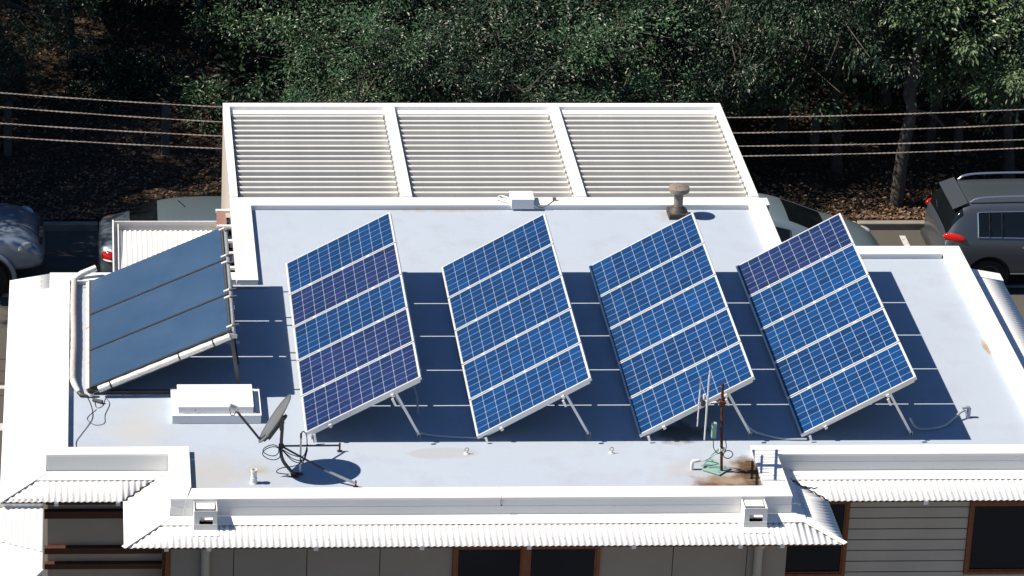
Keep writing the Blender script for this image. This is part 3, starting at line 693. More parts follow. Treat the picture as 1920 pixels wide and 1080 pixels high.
# ------------------------------------------------------------------ roof hatch
h = empty('roof_hatch', (-4.56, -5.6, 0), 'white two-step metal roof hatch in front of the water collector', 'roof hatch')
def H(mb, n, mt, **k):
    mb.v = [(x + 4.56, y + 5.6, z) for x, y, z in mb.v]; return mb.build(n, mt, h, **k)
H(MB().box(-5.13, -3.985, -6.0, -5.24, 0, 0.115), 'base', M['fascia'], bevel=0.005)
H(MB().box(-5.135, -3.98, -6.005, -5.235, 0.1155, 0.121), 'base_flange', M['white'])
H(MB().box(-5.05, -4.085, -5.95, -5.33, 0.1215, 0.205), 'lid_side', M['fascia'])
H(MB().box(-5.055, -4.08, -5.955, -5.325, 0.2055, 0.222), 'lid', M['white'], bevel=0.004)
H(MB().box(-4.075, -4.055, -5.95, -5.33, 0.1215, 0.135), 'hinge', M['steel'])
H(MB().lathe([(0.008,0),(0.008,0.006)], (-4.83, -5.953, 0.165), 8), 'rivet', M['dgrey'])

# ------------------------------------------------------------------ small roof fittings
o = MB().lathe([(0.052,0),(0.052,0.01),(0.041,0.012),(0.041,0.08),(0.036,0.081),(0.036,0.16),(0.043,0.162),(0.043,0.19),(0.034,0.19),(0.034,0.12)], (0,0,0), 20).build('vent_pipe', M['pvc'], smooth=True, loc=(-4.145,-7.58,0))
tag(o, 'short white vent pipe standing on the roof left of the satellite dish', 'vent pipe')
for ax_, lab in ((-1.41, 'small white safety anchor bolted to the roof below the second solar array'), (0.44, 'small white safety anchor bolted to the roof below the third solar array')):
    a = empty('roof_anchor', (ax_, -6.84, 0), lab, 'roof anchor', 'roof anchors in front of the arrays')
    MB().lathe([(0.035,0),(0.033,0.008),(0.016,0.012),(0.014,0.045)], n=14).build('base', M['pvc'], a)
    MB().tube([(0.026*math.cos(t), 0.0, 0.06 + 0.024*math.sin(t)) for t in [i*math.pi/8 for i in range(17)]], 0.006, 6).build('ring', M['steel'], a)
# chimney
ch = empty('chimney', (2.385, 0.42, 0), 'weathered brown metal flue with a mushroom cap by the rear parapet', 'chimney')
MB().box(-0.145,0.145,-0.14,0.14,0,0.085).build('base', M['lead'], ch, bevel=0.01)
MB().lathe([(0.135,0.085),(0.12,0.105),(0.085,0.15),(0.078,0.155)], n=28).build('collar', M['lead'], ch, smooth=True)
MB().lathe([(0.068,0.14),(0.066,0.40)], n=28).build('flue_pipe', M['flue'], ch, smooth=True)
MB().lathe([(0.09,0.385),(0.148,0.40),(0.152,0.44),(0.148,0.465),(0.11,0.485),(0.0005,0.495)], n=32).build('flue_cap', M['flue'], ch, smooth=True)
# control box on the parapet
cb = empty('control_box', (0.13, 0.76, 0.08), 'small white box with a looped cable on the rear parapet by the pergola', 'control box')
MB().box(-0.165,0.165,-0.16,0.135,-0.05,0.10).build('case', M['fascia'], cb, bevel=0.006)
MB().box(-0.17,0.17,-0.165,0.14,0.1005,0.106).build('case_lid', M['white'], cb)
MB().tube(curve_pts([(-0.16,-0.10,0.02),(-0.26,-0.06,0.03),(-0.34,0.04,0.03),(-0.30,0.14,0.03),(-0.22,0.10,0.03),(-0.17,0.02,0.03)],6), 0.011, 8).build('cable_loop', M['pvc'], cb, smooth=True)
MB().tube(curve_pts([(-0.16,-0.05,0.02),(-0.24,0.02,0.02),(-0.33,0.06,0.02),(-0.36,0.02,0.02)],6), 0.010, 8).build('cable_loop', M['pvc'], cb, smooth=True)
se = empty('sensor', (0.62, 0.80, 0.08), 'tiny brown light sensor on a thin wire right of the white parapet box', 'sensor')
MB().box(-0.025,0.025,-0.02,0.02,0.0,0.045).build('sensor_head', M['flue'], se)
MB().tube(curve_pts([(0,0,0.01),(-0.06,-0.09,0.006),(-0.12,-0.17,0.004),(-0.2,-0.185,-0.03),(-0.3,-0.18,0.0)],5), 0.005, 6).build('wire', M['black'], se)

# ------------------------------------------------------------------ satellite dish
ds = empty('satellite_dish', (-3.62, -7.38, 0), 'grey satellite dish seen edge-on with a long feed arm and two bracing legs', 'satellite dish')
O = Vector((-3.62, -7.38, 0))
def DS(mb, n, mt, **k):
    mb.v = [tuple(Vector(p) - O) for p in mb.v]; return mb.build(n, mt, ds, **k)
lowp = Vector((-4.07, -7.30, 0.47)); top = Vector((-3.70, -7.30, 1.03))
cen = (lowp + top) / 2; au = (top - lowp) / 2; av = Vector((0.065, 0.335, 0.0)); nrm = au.cross(av).normalized()
if nrm.x > 0: nrm = -nrm
mb = MB(); rings = 10; seg = 40
for side, off in ((0, 0.0), (1, -0.007)):
    base = len(mb.v); mb.v.append(tuple(cen - nrm * (0.045 - off)))
    for r in range(1, rings + 1):
        q = r / rings
        for s_ in range(seg):
            t = 2 * math.pi * s_ / seg
            mb.v.append(tuple(cen + au * q * math.cos(t) + av * q * math.sin(t) - nrm * (0.045 * (1 - q * q) - off)))
    for s_ in range(seg):
        f = (base, base + 1 + s_, base + 1 + (s_ + 1) % seg); mb.f.append(f if side == 0 else f[::-1])
    for r in range(1, rings):
        for s_ in range(seg):
            a0 = base + 1 + (r - 1) * seg; b0 = base + 1 + r * seg; s2 = (s_ + 1) % seg
            f = (a0 + s_, b0 + s_, b0 + s2, a0 + s2); mb.f.append(f if side == 0 else f[::-1])
DS(mb, 'reflector', M['dish'], smooth=True)
rim = [cen + au * math.cos(t) + av * math.sin(t) for t in [2*math.pi*i/48 for i in range(49)]]
DS(MB().tube(rim, 0.009, 6, caps=False), 'rim', M['dish'], smooth=True)
back = cen - nrm * 0.09
DS(MB().bar(back + au.normalized() * -0.26, back + au.normalized() * 0.12, 0.07, 0.035, nrm), 'back_bracket', M['dgrey'])
DS(MB().tube([lowp + au * 0.02, lowp + Vector((0.06, 0, -0.03)), back + au.normalized() * -0.20], 0.014, 8), 'back_strut', M['dgrey'])
lnb = Vector((-4.40, -7.34, 0.93))
DS(MB().bar(lowp + Vector((0.0, 0, 0.0)), lnb, 0.026, 0.026), 'feed_arm', M['dgrey'])
DS(MB().tube([lnb + Vector((-0.05, 0.0, 0.025)), lnb + Vector((0.03, 0.0, -0.01))], 0.030, 12), 'receiver', M['steel'], smooth=True)
DS(MB().tube([lnb + Vector((0.03, 0.0, -0.01)), lnb + Vector((0.065, 0, -0.028))], [0.034, 0.030], 14), 'receiver_horn', M['pvc'], smooth=True)
DS(MB().tube(curve_pts([lnb + Vector((-0.05,0,0.0)), lnb + Vector((-0.04,0,-0.09)), lnb + Vector((0.0,0,-0.11)), lnb + Vector((0.03,0,-0.05))],5), 0.005, 6), 'receiver_cable', M['black'])
hub = Vector((-3.80, -7.36, 0.40))
DS(MB().tube(curve_pts([(-3.79,-7.34,0.66),(-3.80,-7.36,0.45),(-3.80,-7.38,0.30),(-3.77,-7.39,0.20),(-3.72,-7.40,0.13),(-3.63,-7.41,0.02)],5), 0.022, 12), 'mast', M['dgrey'], smooth=True)
DS(MB().bar((-3.80,-7.34,0.62), (-3.79,-7.33,0.80), 0.07, 0.05, (1,0,0)), 'mast_head', M['dgrey'])
DS(MB().bar((-3.78,-7.33,0.72), tuple(back), 0.05, 0.05, (0,0,1)), 'mast_head', M['dgrey'])
DS(MB().lathe([(0.034,-0.025),(0.034,0.025)], tuple(hub), 12), 'clamp', M['black'])
DS(MB().box(-3.67,-3.58,-7.45,-7.36,0,0.03), 'foot', M['rust'])
foot1 = Vector((-3.02,-6.76,0.0)); foot2 = Vector((-2.88,-7.70,0.0))
DS(MB().tube([hub, foot1 + Vector((0,0,0.085))], 0.013, 8), 'leg', M['dgrey'])
DS(MB().tube([foot1, foot1 + Vector((0,0,0.12))], 0.012, 8).box(foot1.x-.03, foot1.x+.03, foot1.y-.03, foot1.y+.03, 0, 0.006), 'leg_foot', M['rust'])
mid = hub.lerp(foot2, 0.58)
DS(MB().tube([hub, mid], 0.013, 8), 'leg', M['dgrey'])
DS(MB().tube([mid, foot2 + Vector((0,0,0.05))], 0.018, 8), 'leg_sleeve', M['steel'])
DS(MB().tube([foot2, foot2 + Vector((0,0,0.09))], 0.011, 8).box(foot2.x-.03, foot2.x+.03, foot2.y-.03, foot2.y+.03, 0, 0.006), 'leg_foot', M['rust'])
for (c, rx, rz) in (((-3.93,-7.4,0.36),0.10,0.075), ((-3.92,-7.42,0.33),0.115,0.09)):
    DS(MB().tube([(c[0] + rx*math.cos(t), c[1] + 0.02*math.sin(2*t), c[2] + rz*math.sin(t)) for t in [2*math.pi*i/24 for i in range(25)]], 0.006, 6), 'coiled_cable', M['black'])
for dz in (0.0, -0.03, 0.05):
    DS(MB().tube(curve_pts([(-3.80,-7.36,0.36),(-3.65,-7.40,0.24 + dz),(-3.52,-7.38,0.22 + dz),(-3.47,-7.37,0.38 + dz)],6), 0.006, 6), 'slack_cable', M['black'])
DS(MB().tube(curve_pts([(-3.50,-7.38,0.25),(-3.6,-7.40,0.15),(-3.8,-7.42,0.12),(-3.85,-7.42,0.06),(-3.7,-7.42,0.03)],6), 0.006, 6), 'slack_cable', M['black'])
cp = empty('cable_pole', (-3.555, -7.36, 0), 'thin white pole with a black cable looping over its top, behind the dish legs', 'pole')
MB().tube([(0,0,0),(0,0,0.51)], 0.012, 10).build('pole', M['pvc'], cp)
MB().tube([(0,0,0.51),(0,0,0.575)], 0.013, 10).build('pole_top', M['rust'], cp)
MB().tube(curve_pts([(0,0,0.57),(0.02,0,0.60),(0.055,0,0.58),(0.075,0,0.50),(0.075,0,0.36),(0.05,0,0.24),(0.03,0,0.15)],6), 0.007, 6).build('cable', M['black'], cp)
MB().lathe([(0.04,0),(0.035,0.02),(0.015,0.03)], n=12).build('pole_base', M['dgrey'], cp)

# ------------------------------------------------------------------ rusty mast with antenna
an = empty('antenna_mast', (1.765, -7.35, 0), 'rusty steel mast with a television antenna, bolted to a green plate on stained roof', 'antenna')
O = Vector((1.765, -7.35, 0))
def AN(mb, n, mt, **k):
    mb.v = [tuple(Vector(p) - O) for p in mb.v]; return mb.build(n, mt, an, **k)
AN(MB().tube([(1.765,-7.35,0.02),(1.73,-7.35,0.6),(1.70,-7.35,1.25)], 0.018, 12), 'mast', M['rust'], smooth=True)
AN(MB().prism([(1.52,-7.32),(1.72,-7.46),(1.90,-7.28),(1.78,-7.20),(1.74,-7.16),(1.62,-7.22)], 0.012, 0.022), 'base_plate', M['teal'])
AN(MB().prism([(1.52,-7.24),(1.64,-7.06),(1.70,-7.04),(1.76,-7.18),(1.66,-7.22)], 0.024, 0.032), 'base_plate', M['teal'])
AN(MB().tube([(1.60,-7.10,0.03),(1.745,-7.30,0.33)], 0.010, 6), 'stay', M['teal']); AN(MB().tube([(1.56,-7.2,0.03),(1.745,-7.33,0.33)], 0.007, 6), 'stay', M['teal'])
for bx_, by_ in ((1.60,-7.14),(1.68,-7.12),(1.62,-7.29),(1.82,-7.28),(1.72,-7.40)): AN(MB().tube([(bx_,by_,0.02),(bx_,by_,0.05)], 0.007, 6), 'bolt', M['steel'])
AN(MB().lathe([(0.034,0),(0.034,0.035)], (1.752,-7.35,0.31), 12), 'clamp', M['pvc'])
AN(MB().box(1.60,1.66,-7.40,-7.34,0.50,0.71), 'junction_box', M['teal'], bevel=0.008)
for pts in ([(1.63,-7.37,0.5),(1.64,-7.38,0.36),(1.70,-7.38,0.28),(1.74,-7.37,0.30)], [(1.78,-7.37,0.48),(1.80,-7.37,0.36),(1.77,-7.37,0.26)]):
    AN(MB().tube(curve_pts(pts, 6), 0.006, 6), 'cable', M['black'])
AN(MB().tube([(1.83 + 0.06*math.cos(t), -7.37, 0.26 + 0.055*math.sin(t)) for t in [2*math.pi*i/20 for i in range(21)]], 0.006, 6), 'cable', M['black'])
AN(MB().tube(curve_pts([(1.74,-7.36,0.3),(1.64,-7.30,0.2),(1.55,-7.26,0.12),(1.46,-7.26,0.105)],6), 0.009, 6), 'cable', M['conduit'])
AN(MB().tube(curve_pts([(1.40,-7.28,0.0),(1.40,-7.28,0.08),(1.41,-7.28,0.115),(1.44,-7.28,0.12),(1.48,-7.27,0.12)],4), 0.022, 10), 'entry_elbow', M['pvc'], smooth=True)
# antenna head
D = Vector((0.196, 0.98, 0))
def bp(base, s_, z): return Vector((base[0], base[1], 0)) + D * s_ + Vector((0, 0, z))
f0 = (1.53, -7.32); f1 = (1.43, -7.30)
for z in (0.80, 1.14): AN(MB().bar(bp(f0, -0.40, z), bp(f0, 0.42, z), 0.022, 0.022), 'boom', M['steel'])
for z in (0.84, 1.05): AN(MB().bar(bp(f1, -0.25, z), bp(f1, 0.25, z), 0.018, 0.018), 'boom', M['steel'])
for i in range(9):
    s_ = -0.38 + i * 0.097; AN(MB().tube([bp(f0, s_, 0.72), bp(f0, s_, 1.22)], 0.0065, 5), 'element', M['alu'])
for i in range(6):
    s_ = -0.22 + i * 0.088; AN(MB().tube([bp(f1, s_, 0.74), bp(f1, s_, 1.16)], 0.0065, 5), 'element', M['alu'])
AN(MB().tube([bp(f0, -0.42, 0.66), bp(f0, -0.42, 1.28)], 0.010, 8), 'element', M['alu']); AN(MB().tube([bp(f0, 0.0, 0.66), bp(f0, 0.0, 1.34)], 0.011, 8), 'element', M['alu'])
AN(MB().tube([bp(f1, 0.0, 0.62), bp(f1, 0.0, 1.30)], 0.008, 8), 'element', M['steel'])
AN(MB().tube([(1.44,-7.30,0.95),(1.715,-7.35,0.99)], 0.012, 8), 'arm', M['pvc'])
AN(MB().tube([(1.49,-7.30,0.90),(1.49,-7.31,1.08)], 0.016, 10), 'balun', M['pvc']); AN(MB().box(1.45,1.50,-7.35,-7.25,0.93,0.99), 'balun_box', M['dgrey'])
AN(MB().box(1.675,1.745,-7.40,-7.30,0.95,1.01), 'clamp', M['rust'])

# ------------------------------------------------------------------ neighbouring low roofs
lr = empty('lower_roof', (-8.5, -8.5, G), 'white corrugated lower roof beyond the left front corner of the building', 'roof')
def LR(mb, n, mt, par=None, **k):
    mb.v = [(x + 8.5, y + 8.5 - 0.50, z - G + 0.225) for x, y, z in mb.v]; return mb.build(n, mt, par or lr, **k)
xe = -6.765
mb = MB(); nn = int((xe + 12) / PITCH * 6)
for i in range(nn + 1):
    x = -12 + (xe + 12) * i / nn; z = AMP * math.sin(2*math.pi*x/PITCH)
    yb = -7.72 - (x + 7.3) * 0.42
    yb = min(yb, -7.2)
    mb.v += [(x, -7.0, -0.60 + z), (x, yb, -0.60 + (yb + 7.0) * 0.10 + z)]
for i in range(nn): a = 2*i; mb.f.append((a, a+1, a+3, a+2))
LR(mb, 'corrugated_sheet', M['corr'], smooth=True)
mb = MB(); pts = [(-12, -5.745), (xe, -7.945)]
P = [(-12, -7.2, -0.628), (-7.3-0.94, -7.33, -0.64), (xe, -7.945, -0.70), (xe, -12, -1.35), (-12, -12, -1.35)]
mb.add(P + [(x, y, z - 0.02) for x, y, z in P], [(0,1,2,3,4)][::1] + [(9,8,7,6,5)] + [(i, 5+i, 5+(i+1) % 5, (i+1) % 5) for i in range(5)])
LR(mb, 'flat_sheet', M['white'])
LR(MB().bar((xe, -8.32, -0.735), (-8.2, -10.4, -1.06), 0.045, 0.05), 'rib_cap', M['fascia'])
LR(MB().box(-12, xe, -6.995, -6.90, -0.60, -0.50), 'gutter', M['steel'])
LR(MB().box(-12, xe, -11.9, -7.1, G, -1.6), 'wall', M['taupe'])

ar = empty('annex_roof', (-5.0, 0.6, G), 'small low roof of white corrugated steel with a box gutter behind the water collector', 'roof')
def AR(mb, n, mt, **k):
    mb.v = [(x + 5.0, y - 0.6, z - G) for x, y, z in mb.v]; return mb.build(n, mt, ar, **k)
mb = MB(); a, b = -5.74, -4.17; nn = int((b - a) / PITCH * 8)
for i in range(nn + 1):
    x = a + (b - a) * i / nn; z = 0.011 * math.sin(2*math.pi*x/PITCH); mb.v += [(x, -1.62, -1.12 + z), (x, 2.62, -1.24 + z)]
for i in range(nn): k = 2*i; mb.f.append((k, k+2, k+3, k+1))
AR(mb, 'corrugated_sheet', M['corr'], smooth=True)
mb = MB().box(-5.84, -5.82, -1.62, 2.78, -1.30, -1.13).box(-5.84, -5.74, -1.62, 2.78, -1.31, -1.30).box(-5.76, -5.745, -1.62, 2.7, -1.30, -1.16)
AR(mb, 'gutter', M['fascia'])
mb = MB().box(-5.82, -4.17, 2.76, 2.78, -1.36, -1.15).box(-5.82, -4.17, 2.66, 2.76, -1.36, -1.35)
AR(mb, 'gutter', M['fascia'])
AR(MB().box(-5.78, -4.17, -1.6, 2.6, G, -1.37), 'wall', M['taupe'])

# ------------------------------------------------------------------ overhead cables
def quad_fit(ps):
    # least squares z = a + b x + c x^2 through four points
    import numpy as np
    A = np.array([[1, x, x*x] for x, z in ps]); return np.linalg.lstsq(A, np.array([z for x, z in ps]), rcond=None)[0]
CY = 7.0
cabs = [([(-7.64,-0.80),(-4.02,-1.05),(4.29,-1.23),(9.20,-1.08)], 'topmost of the four twisted power cables crossing behind the pergola'),
        ([(-7.64,-1.03),(-4.02,-1.30),(4.40,-1.49),(9.22,-1.34)], 'second twisted power cable from the top'),
        ([(-7.64,-1.35),(-4.00,-1.58),(4.53,-1.75),(9.25,-1.63)], 'third twisted power cable from the top'),
        ([(-7.64,-1.55),(-4.00,-1.76),(4.60,-1.90),(9.26,-1.76)], 'lowest of the four twisted power cables')]
for ci, (ps, lab) in enumerate(cabs):
    a, b, c = quad_fit(ps); a += 0.46 * 0.22 * (ci + 0.5) * (-1) ** ci; x0 = -26; n = 700; mb = MB()
    for s_ in range(2):
        pts = []
        for i in range(n + 1):
            x = x0 + 56 * i / n; t = x * 42 + s_ * math.pi
            pts.append((x, 0.0075 * math.cos(t), a + b*x + c*x*x + 0.0075 * math.sin(t)))
        mb.tube(pts, 0.0078, 5)
    o = mb.build('power_cable', M['cable'], loc=(0, CY - 0.22 * (ci + 0.5) * (-1) ** ci, 0)); tag(o, lab, 'power cable', 'power cables crossing behind the pergola')

# ------------------------------------------------------------------ timber posts
posts = [(-7.72, 'square timber bollard on the verge at the far left edge'), (-4.73, 'timber bollard on the littered verge left of the pergola'), (7.72, 'timber bollard in the dark verge right of the pergola'), (10.5, 'timber bollard on the verge behind the dark grey car, right of the tree trunk')]
for px, lab in posts:
    y = 15.95; z = hill(px, y)
    p = empty('timber_post', (px, y, z - 0.1), lab, 'post', 'timber bollards along the verge')
    MB().box(-0.075, 0.075, -0.075, 0.075, 0, 1.12).build('shaft', M['post'], p, bevel=0.01)
    MB().add([(-0.075,-0.075,1.12),(0.075,-0.075,1.12),(0.075,0.075,1.12),(-0.075,0.075,1.12),(0,0,1.17)], [(0,1,4),(1,2,4),(2,3,4),(3,0,4)]).build('post_top', M['post'], p)
    if px == 10.5: p.scale = (0.9, 0.9, 0.72)

# ------------------------------------------------------------------ cars
def car(kind, x_rear, yc, paint, label):
    root = empty('parked_car', (x_rear, yc, G), label, 'car', 'cars parked along the kerb')
    # stations: x, z bottom, z belt, half width belt/low, half width roof line, z shoulder line of top, z centre top
    if kind == 'suv':
        L = 4.43; zb = 0.28
        S = [(0.02,0.45,0.86,0.72,0.62,0.98,1.00),(0.07,0.36,0.95,0.84,0.68,1.12,1.15),(0.20,0.32,1.04,0.89,0.68,1.38,1.42),(0.36,0.30,1.07,0.905,0.63,1.57,1.61),(0.60,0.28,1.07,0.91,0.60,1.615,1.66),
             (1.05,0.28,1.06,0.91,0.60,1.625,1.68),(1.62,0.28,1.04,0.91,0.60,1.64,1.69),(2.25,0.28,1.02,0.91,0.60,1.63,1.68),(2.62,0.28,1.01,0.91,0.60,1.55,1.60),(3.20,0.28,1.0,0.91,0.70,1.10,1.16),(3.60,0.28,0.96,0.905,0.74,1.0,1.07),(4.10,0.30,0.86,0.86,0.70,0.88,0.97),(4.33,0.34,0.72,0.78,0.62,0.74,0.80),(4.43,0.40,0.60,0.64,0.55,0.62,0.64)]
        glass_side = (4, 8); wind = (8, 9); rearg = (1, 3); wr, wx = 0.345, (0.86, 3.46)
    elif kind == 'sedan':
        L = 4.48; S = [(0.02,0.42,0.80,0.66,0.55,0.92,0.94),(0.10,0.34,0.86,0.80,0.62,0.99,1.01),(0.34,0.28,0.92,0.86,0.66,1.03,1.05),(0.52,0.26,0.94,0.87,0.66,1.07,1.09),(1.02,0.25,0.94,0.875,0.60,1.36,1.40),
             (1.75,0.25,0.93,0.875,0.57,1.42,1.46),(2.30,0.25,0.92,0.875,0.58,1.42,1.46),(2.62,0.25,0.91,0.875,0.58,1.36,1.40),(3.30,0.25,0.90,0.87,0.68,0.98,1.03),(3.62,0.25,0.87,0.865,0.70,0.92,0.97),(4.10,0.27,0.78,0.84,0.66,0.82,0.86),(4.38,0.32,0.66,0.74,0.58,0.68,0.72),(4.48,0.38,0.56,0.60,0.50,0.57,0.59)]
        glass_side = (4, 7); wind = (7, 8); rearg = (3, 4); wr, wx = 0.31, (0.92, 3.58)
    elif kind == 'hatch':
        L = 4.25; S = [(0.02,0.42,0.82,0.66,0.58,0.93,0.95),(0.10,0.34,0.88,0.80,0.62,1.0,1.03),(0.36,0.28,0.95,0.86,0.62,1.25,1.29),(0.62,0.26,0.97,0.875,0.60,1.42,1.46),
             (1.20,0.25,0.96,0.88,0.60,1.48,1.52),(1.9,0.25,0.95,0.88,0.60,1.49,1.53),(2.35,0.25,0.93,0.88,0.60,1.42,1.47),(3.25,0.25,0.93,0.87,0.70,1.02,1.08),(3.55,0.25,0.89,0.865,0.71,0.95,1.01),(3.95,0.27,0.78,0.83,0.66,0.80,0.86),(4.15,0.32,0.66,0.74,0.58,0.68,0.72),(4.25,0.38,0.56,0.60,0.50,0.57,0.59)]
        glass_side = (3, 6); wind = (6, 7); rearg = (1, 3); wr, wx = 0.32, (0.72, 3.38)
    else:  # big four wheel drive
        L = 4.85; S = [(0.02,0.55,0.95,0.78,0.70,1.1,1.12),(0.10,0.48,1.05,0.86,0.74,1.3,1.33),(0.30,0.45,1.15,0.92,0.74,1.66,1.70),(0.60,0.42,1.18,0.93,0.72,1.78,1.82),
             (1.6,0.42,1.16,0.93,0.72,1.80,1.85),(2.45,0.42,1.15,0.93,0.72,1.78,1.83),(2.75,0.42,1.14,0.93,0.72,1.70,1.75),(3.35,0.42,1.13,0.93,0.76,1.22,1.28),(3.70,0.42,1.11,0.925,0.78,1.16,1.23),(4.35,0.44,1.05,0.90,0.76,1.10,1.17),(4.62,0.46,0.96,0.86,0.70,0.98,1.04),(4.78,0.48,0.84,0.76,0.62,0.85,0.88),(4.85,0.52,0.72,0.62,0.52,0.72,0.74)]
        glass_side = (2, 6); wind = (6, 7); rearg = (0, 2); wr, wx = 0.39, (0.95, 3.82)
    mb = MB(); ring = []
    for (x, zb, zbelt, w, wt, zs, zc) in S:
        half = [(0.0, zb), (0.72*w, zb), (0.97*w, zb + 0.10), (1.0*w, zb + 0.55*(zbelt-zb)), (0.975*w, zbelt), (wt + 0.02, zs - 0.045), (wt*0.90, zs + 0.010), (0.0, zc)]
        pts = half + [(-y, z) for y, z in half[-2:0:-1]]
        ring.append(len(pts)); mb.v += [(x, y, z) for y, z in pts]
    n = ring[0]; mats = []
    for i in range(len(S) - 1):
        for k in range(n):
            k2 = (k + 1) % n
            mb.f.append((i*n + k, (i+1)*n + k, (i+1)*n + k2, i*n + k2))
            mi = 0
            side = k in (4, n - 5); topf = k in (5, 6, n - 6, n - 7)
            if side and glass_side[0] <= i < glass_side[1]: mi = 1
            if topf and k in (6, n - 7) and wind[0] <= i < wind[1]: mi = 2
            if k in (5, 6, n - 6, n - 7) and rearg[0] <= i < rearg[1]: mi = 3
            mats.append(mi)
    mb.f.append(tuple(range(n))); mats.append(0); mb.f.append(tuple((len(S)-1)*n + k for k in range(n-1, -1, -1))); mats.append(0)
    me = bpy.data.meshes.new('body'); me.from_pydata(mb.v, [], mb.f)
    for q in (paint, M['carglass'], M['carglass'], M['carglass']): me.materials.append(q)
    for p, mi in zip(me.polygons, mats): p.material_index = mi; p.use_smooth = True
    tmp = bpy.data.objects.new('tmp', me); col.objects.link(tmp)
    ss = tmp.modifiers.new('s', 'SUBSURF'); ss.levels = 3; ss.render_levels = 3
    cut = MB()
    for x in wx:
        for sy in (-1, 1):
            c = MB(); cut.tube([(x, sy*0.55, wr), (x, sy*1.2, wr)], wr * 1.17, 28)
    co = cut.build('cut', M['black'])
    bo = tmp.modifiers.new('b', 'BOOLEAN'); bo.operation = 'DIFFERENCE'; bo.solver = 'EXACT'; bo.object = co
    try: bo.material_mode = 'INDEX'
    except Exception: pass
    dg = bpy.context.evaluated_depsgraph_get()
    ev = tmp.evaluated_get(dg); full = bpy.data.meshes.new_from_object(ev, depsgraph=dg)
    V = [v.co.copy() for v in full.vertices]
    def split(mi, name, mat, par, off=0.0):
        fs = [p for p in full.polygons if p.material_index == mi]
        idx = {}; vs = []; ff = []
        for p in fs:
            q = []
            for vi in p.vertices:
                if vi not in idx: idx[vi] = len(vs); vs.append(tuple(V[vi] + full.vertices[vi].normal * off))
                q.append(idx[vi])
            ff.append(q)
        if not fs: return None
        m2 = bpy.data.meshes.new(name); m2.from_pydata(vs, [], ff); m2.materials.append(mat)
        m2.polygons.foreach_set('use_smooth', [True]*len(ff)); m2.update()
        try: m2.set_sharp_from_angle(angle=R(38))
        except Exception: pass
        o = bpy.data.objects.new(name, m2); col.objects.link(o); o.parent = par
        return o
    body = split(0, 'body', paint, root)
    body.data.materials.clear(); body.data.materials.append(paint)
    for p in full.polygons:
        if p.material_index == 1 and p.center.y < 0: p.material_index = 5
    gls = [split(1, 'side_window', M['carglass'], body, 0.002), split(5, 'side_window', M['carglass'], body, 0.002)]
    split(2, 'windscreen', M['carglass'], body, 0.002); split(3, 'rear_window', M['carglass'], body, 0.002)
    for gl in gls:   # chrome trim round the glass
        bm = bmesh.new(); bm.from_mesh(gl.data)
        be = [e for e in bm.edges if len(e.link_faces) == 1]
        t = MB()
        for e in be: t.tube([e.verts[0].co, e.verts[1].co], 0.011, 4, caps=False)
        bm.free(); t.build('window_trim', M['chrome'] if kind == 'suv' else M['plastic'], body)
        xs = [v.co.x for v in gl.data.vertices]; x0, x1 = min(xs), max(xs)
        for fx in ((0.30, 0.62) if kind != 'suv' else (0.10, 0.21, 0.62)):
            for sy in (-1, 1):
                col_v = [v.co for v in gl.data.vertices if abs(v.co.x - (x0 + (x1-x0)*fx)) < 0.06 and v.co.y * sy > 0]
                if len(col_v) > 3:
                    cv_ = sorted(col_v, key=lambda c: c.z); n_ = 7; pl = []
                    for q in range(n_):
                        zq = cv_[0].z + (cv_[-1].z - cv_[0].z) * q / (n_ - 1); nb_ = min(cv_, key=lambda c: abs(c.z - zq))
                        pl.append(Vector((x0 + (x1-x0)*fx, nb_.y + sy*0.004, zq)))
                    MB().tube(pl, 0.011, 6).build('pillar', M['black'], body)
    bpy.data.objects.remove(tmp); bpy.data.objects.remove(co)
    # black wheel housings
    t = MB()
    wi = min(s[3] for s in S[3:-4])
    for x in wx:
        for sy in (-1, 1):
            wheel = empty('wheel', (0, 0, 0)); wheel.parent = root; wheel.location = (x, sy * (wi - 0.12), wr)
            prof = [(wr*0.62, -0.10), (wr*0.93, -0.11), (wr, -0.07), (wr, 0.07), (wr*0.93, 0.11), (wr*0.62, 0.10)]
            a = MB().lathe(prof, n=36); a.v = [(p[0], p[2], p[1]) for p in a.v]; a.build('tyre', M['tyre'], wheel, smooth=True)
            r_ = MB().lathe([(wr*0.64, -0.09), (wr*0.64, 0.085), (wr*0.60, 0.10), (wr*0.58, 0.075), (wr*0.56, 0.02), (0.02, 0.02)], n=30); r_.v = [(p[0], sy*p[2], p[1]) for p in r_.v]; r_.build('rim_dish', M['dgrey'], wheel, smooth=True)
            sp = MB(); ns = 6
            for q in range(ns):
                t_ = 2*math.pi*q/ns + 0.3
                sp.bar((0.04*math.cos(t_), sy*0.075, 0.04*math.sin(t_)), (wr*0.61*math.cos(t_), sy*0.075, wr*0.61*math.sin(t_)), wr*0.15, 0.03, (0, 1, 0))
            h_ = MB().lathe([(0.055, 0.05), (0.055, 0.09), (0.03, 0.098)], n=16); h_.v = [(p[0], sy*p[2], p[1]) for p in h_.v]; sp.add(h_.v, h_.f)
            ri = MB().tube([(wr*0.60*math.cos(t_), sy*0.085, wr*0.60*math.sin(t_)) for t_ in [2*math.pi*i/36 for i in range(37)]], 0.016, 6, caps=False); sp.add(ri.v, ri.f)
            sp.build('rim', M['alloy'], wheel)
            inner = MB().lathe([(wr*1.12, -0.05), (wr*1.12, 0.28), (0.05, 0.28)], n=28); inner.v = [(p[0], -sy*p[2] + 0.0, p[1]) for p in inner.v]
            inner.build('wheel_housing', M['black'], wheel)
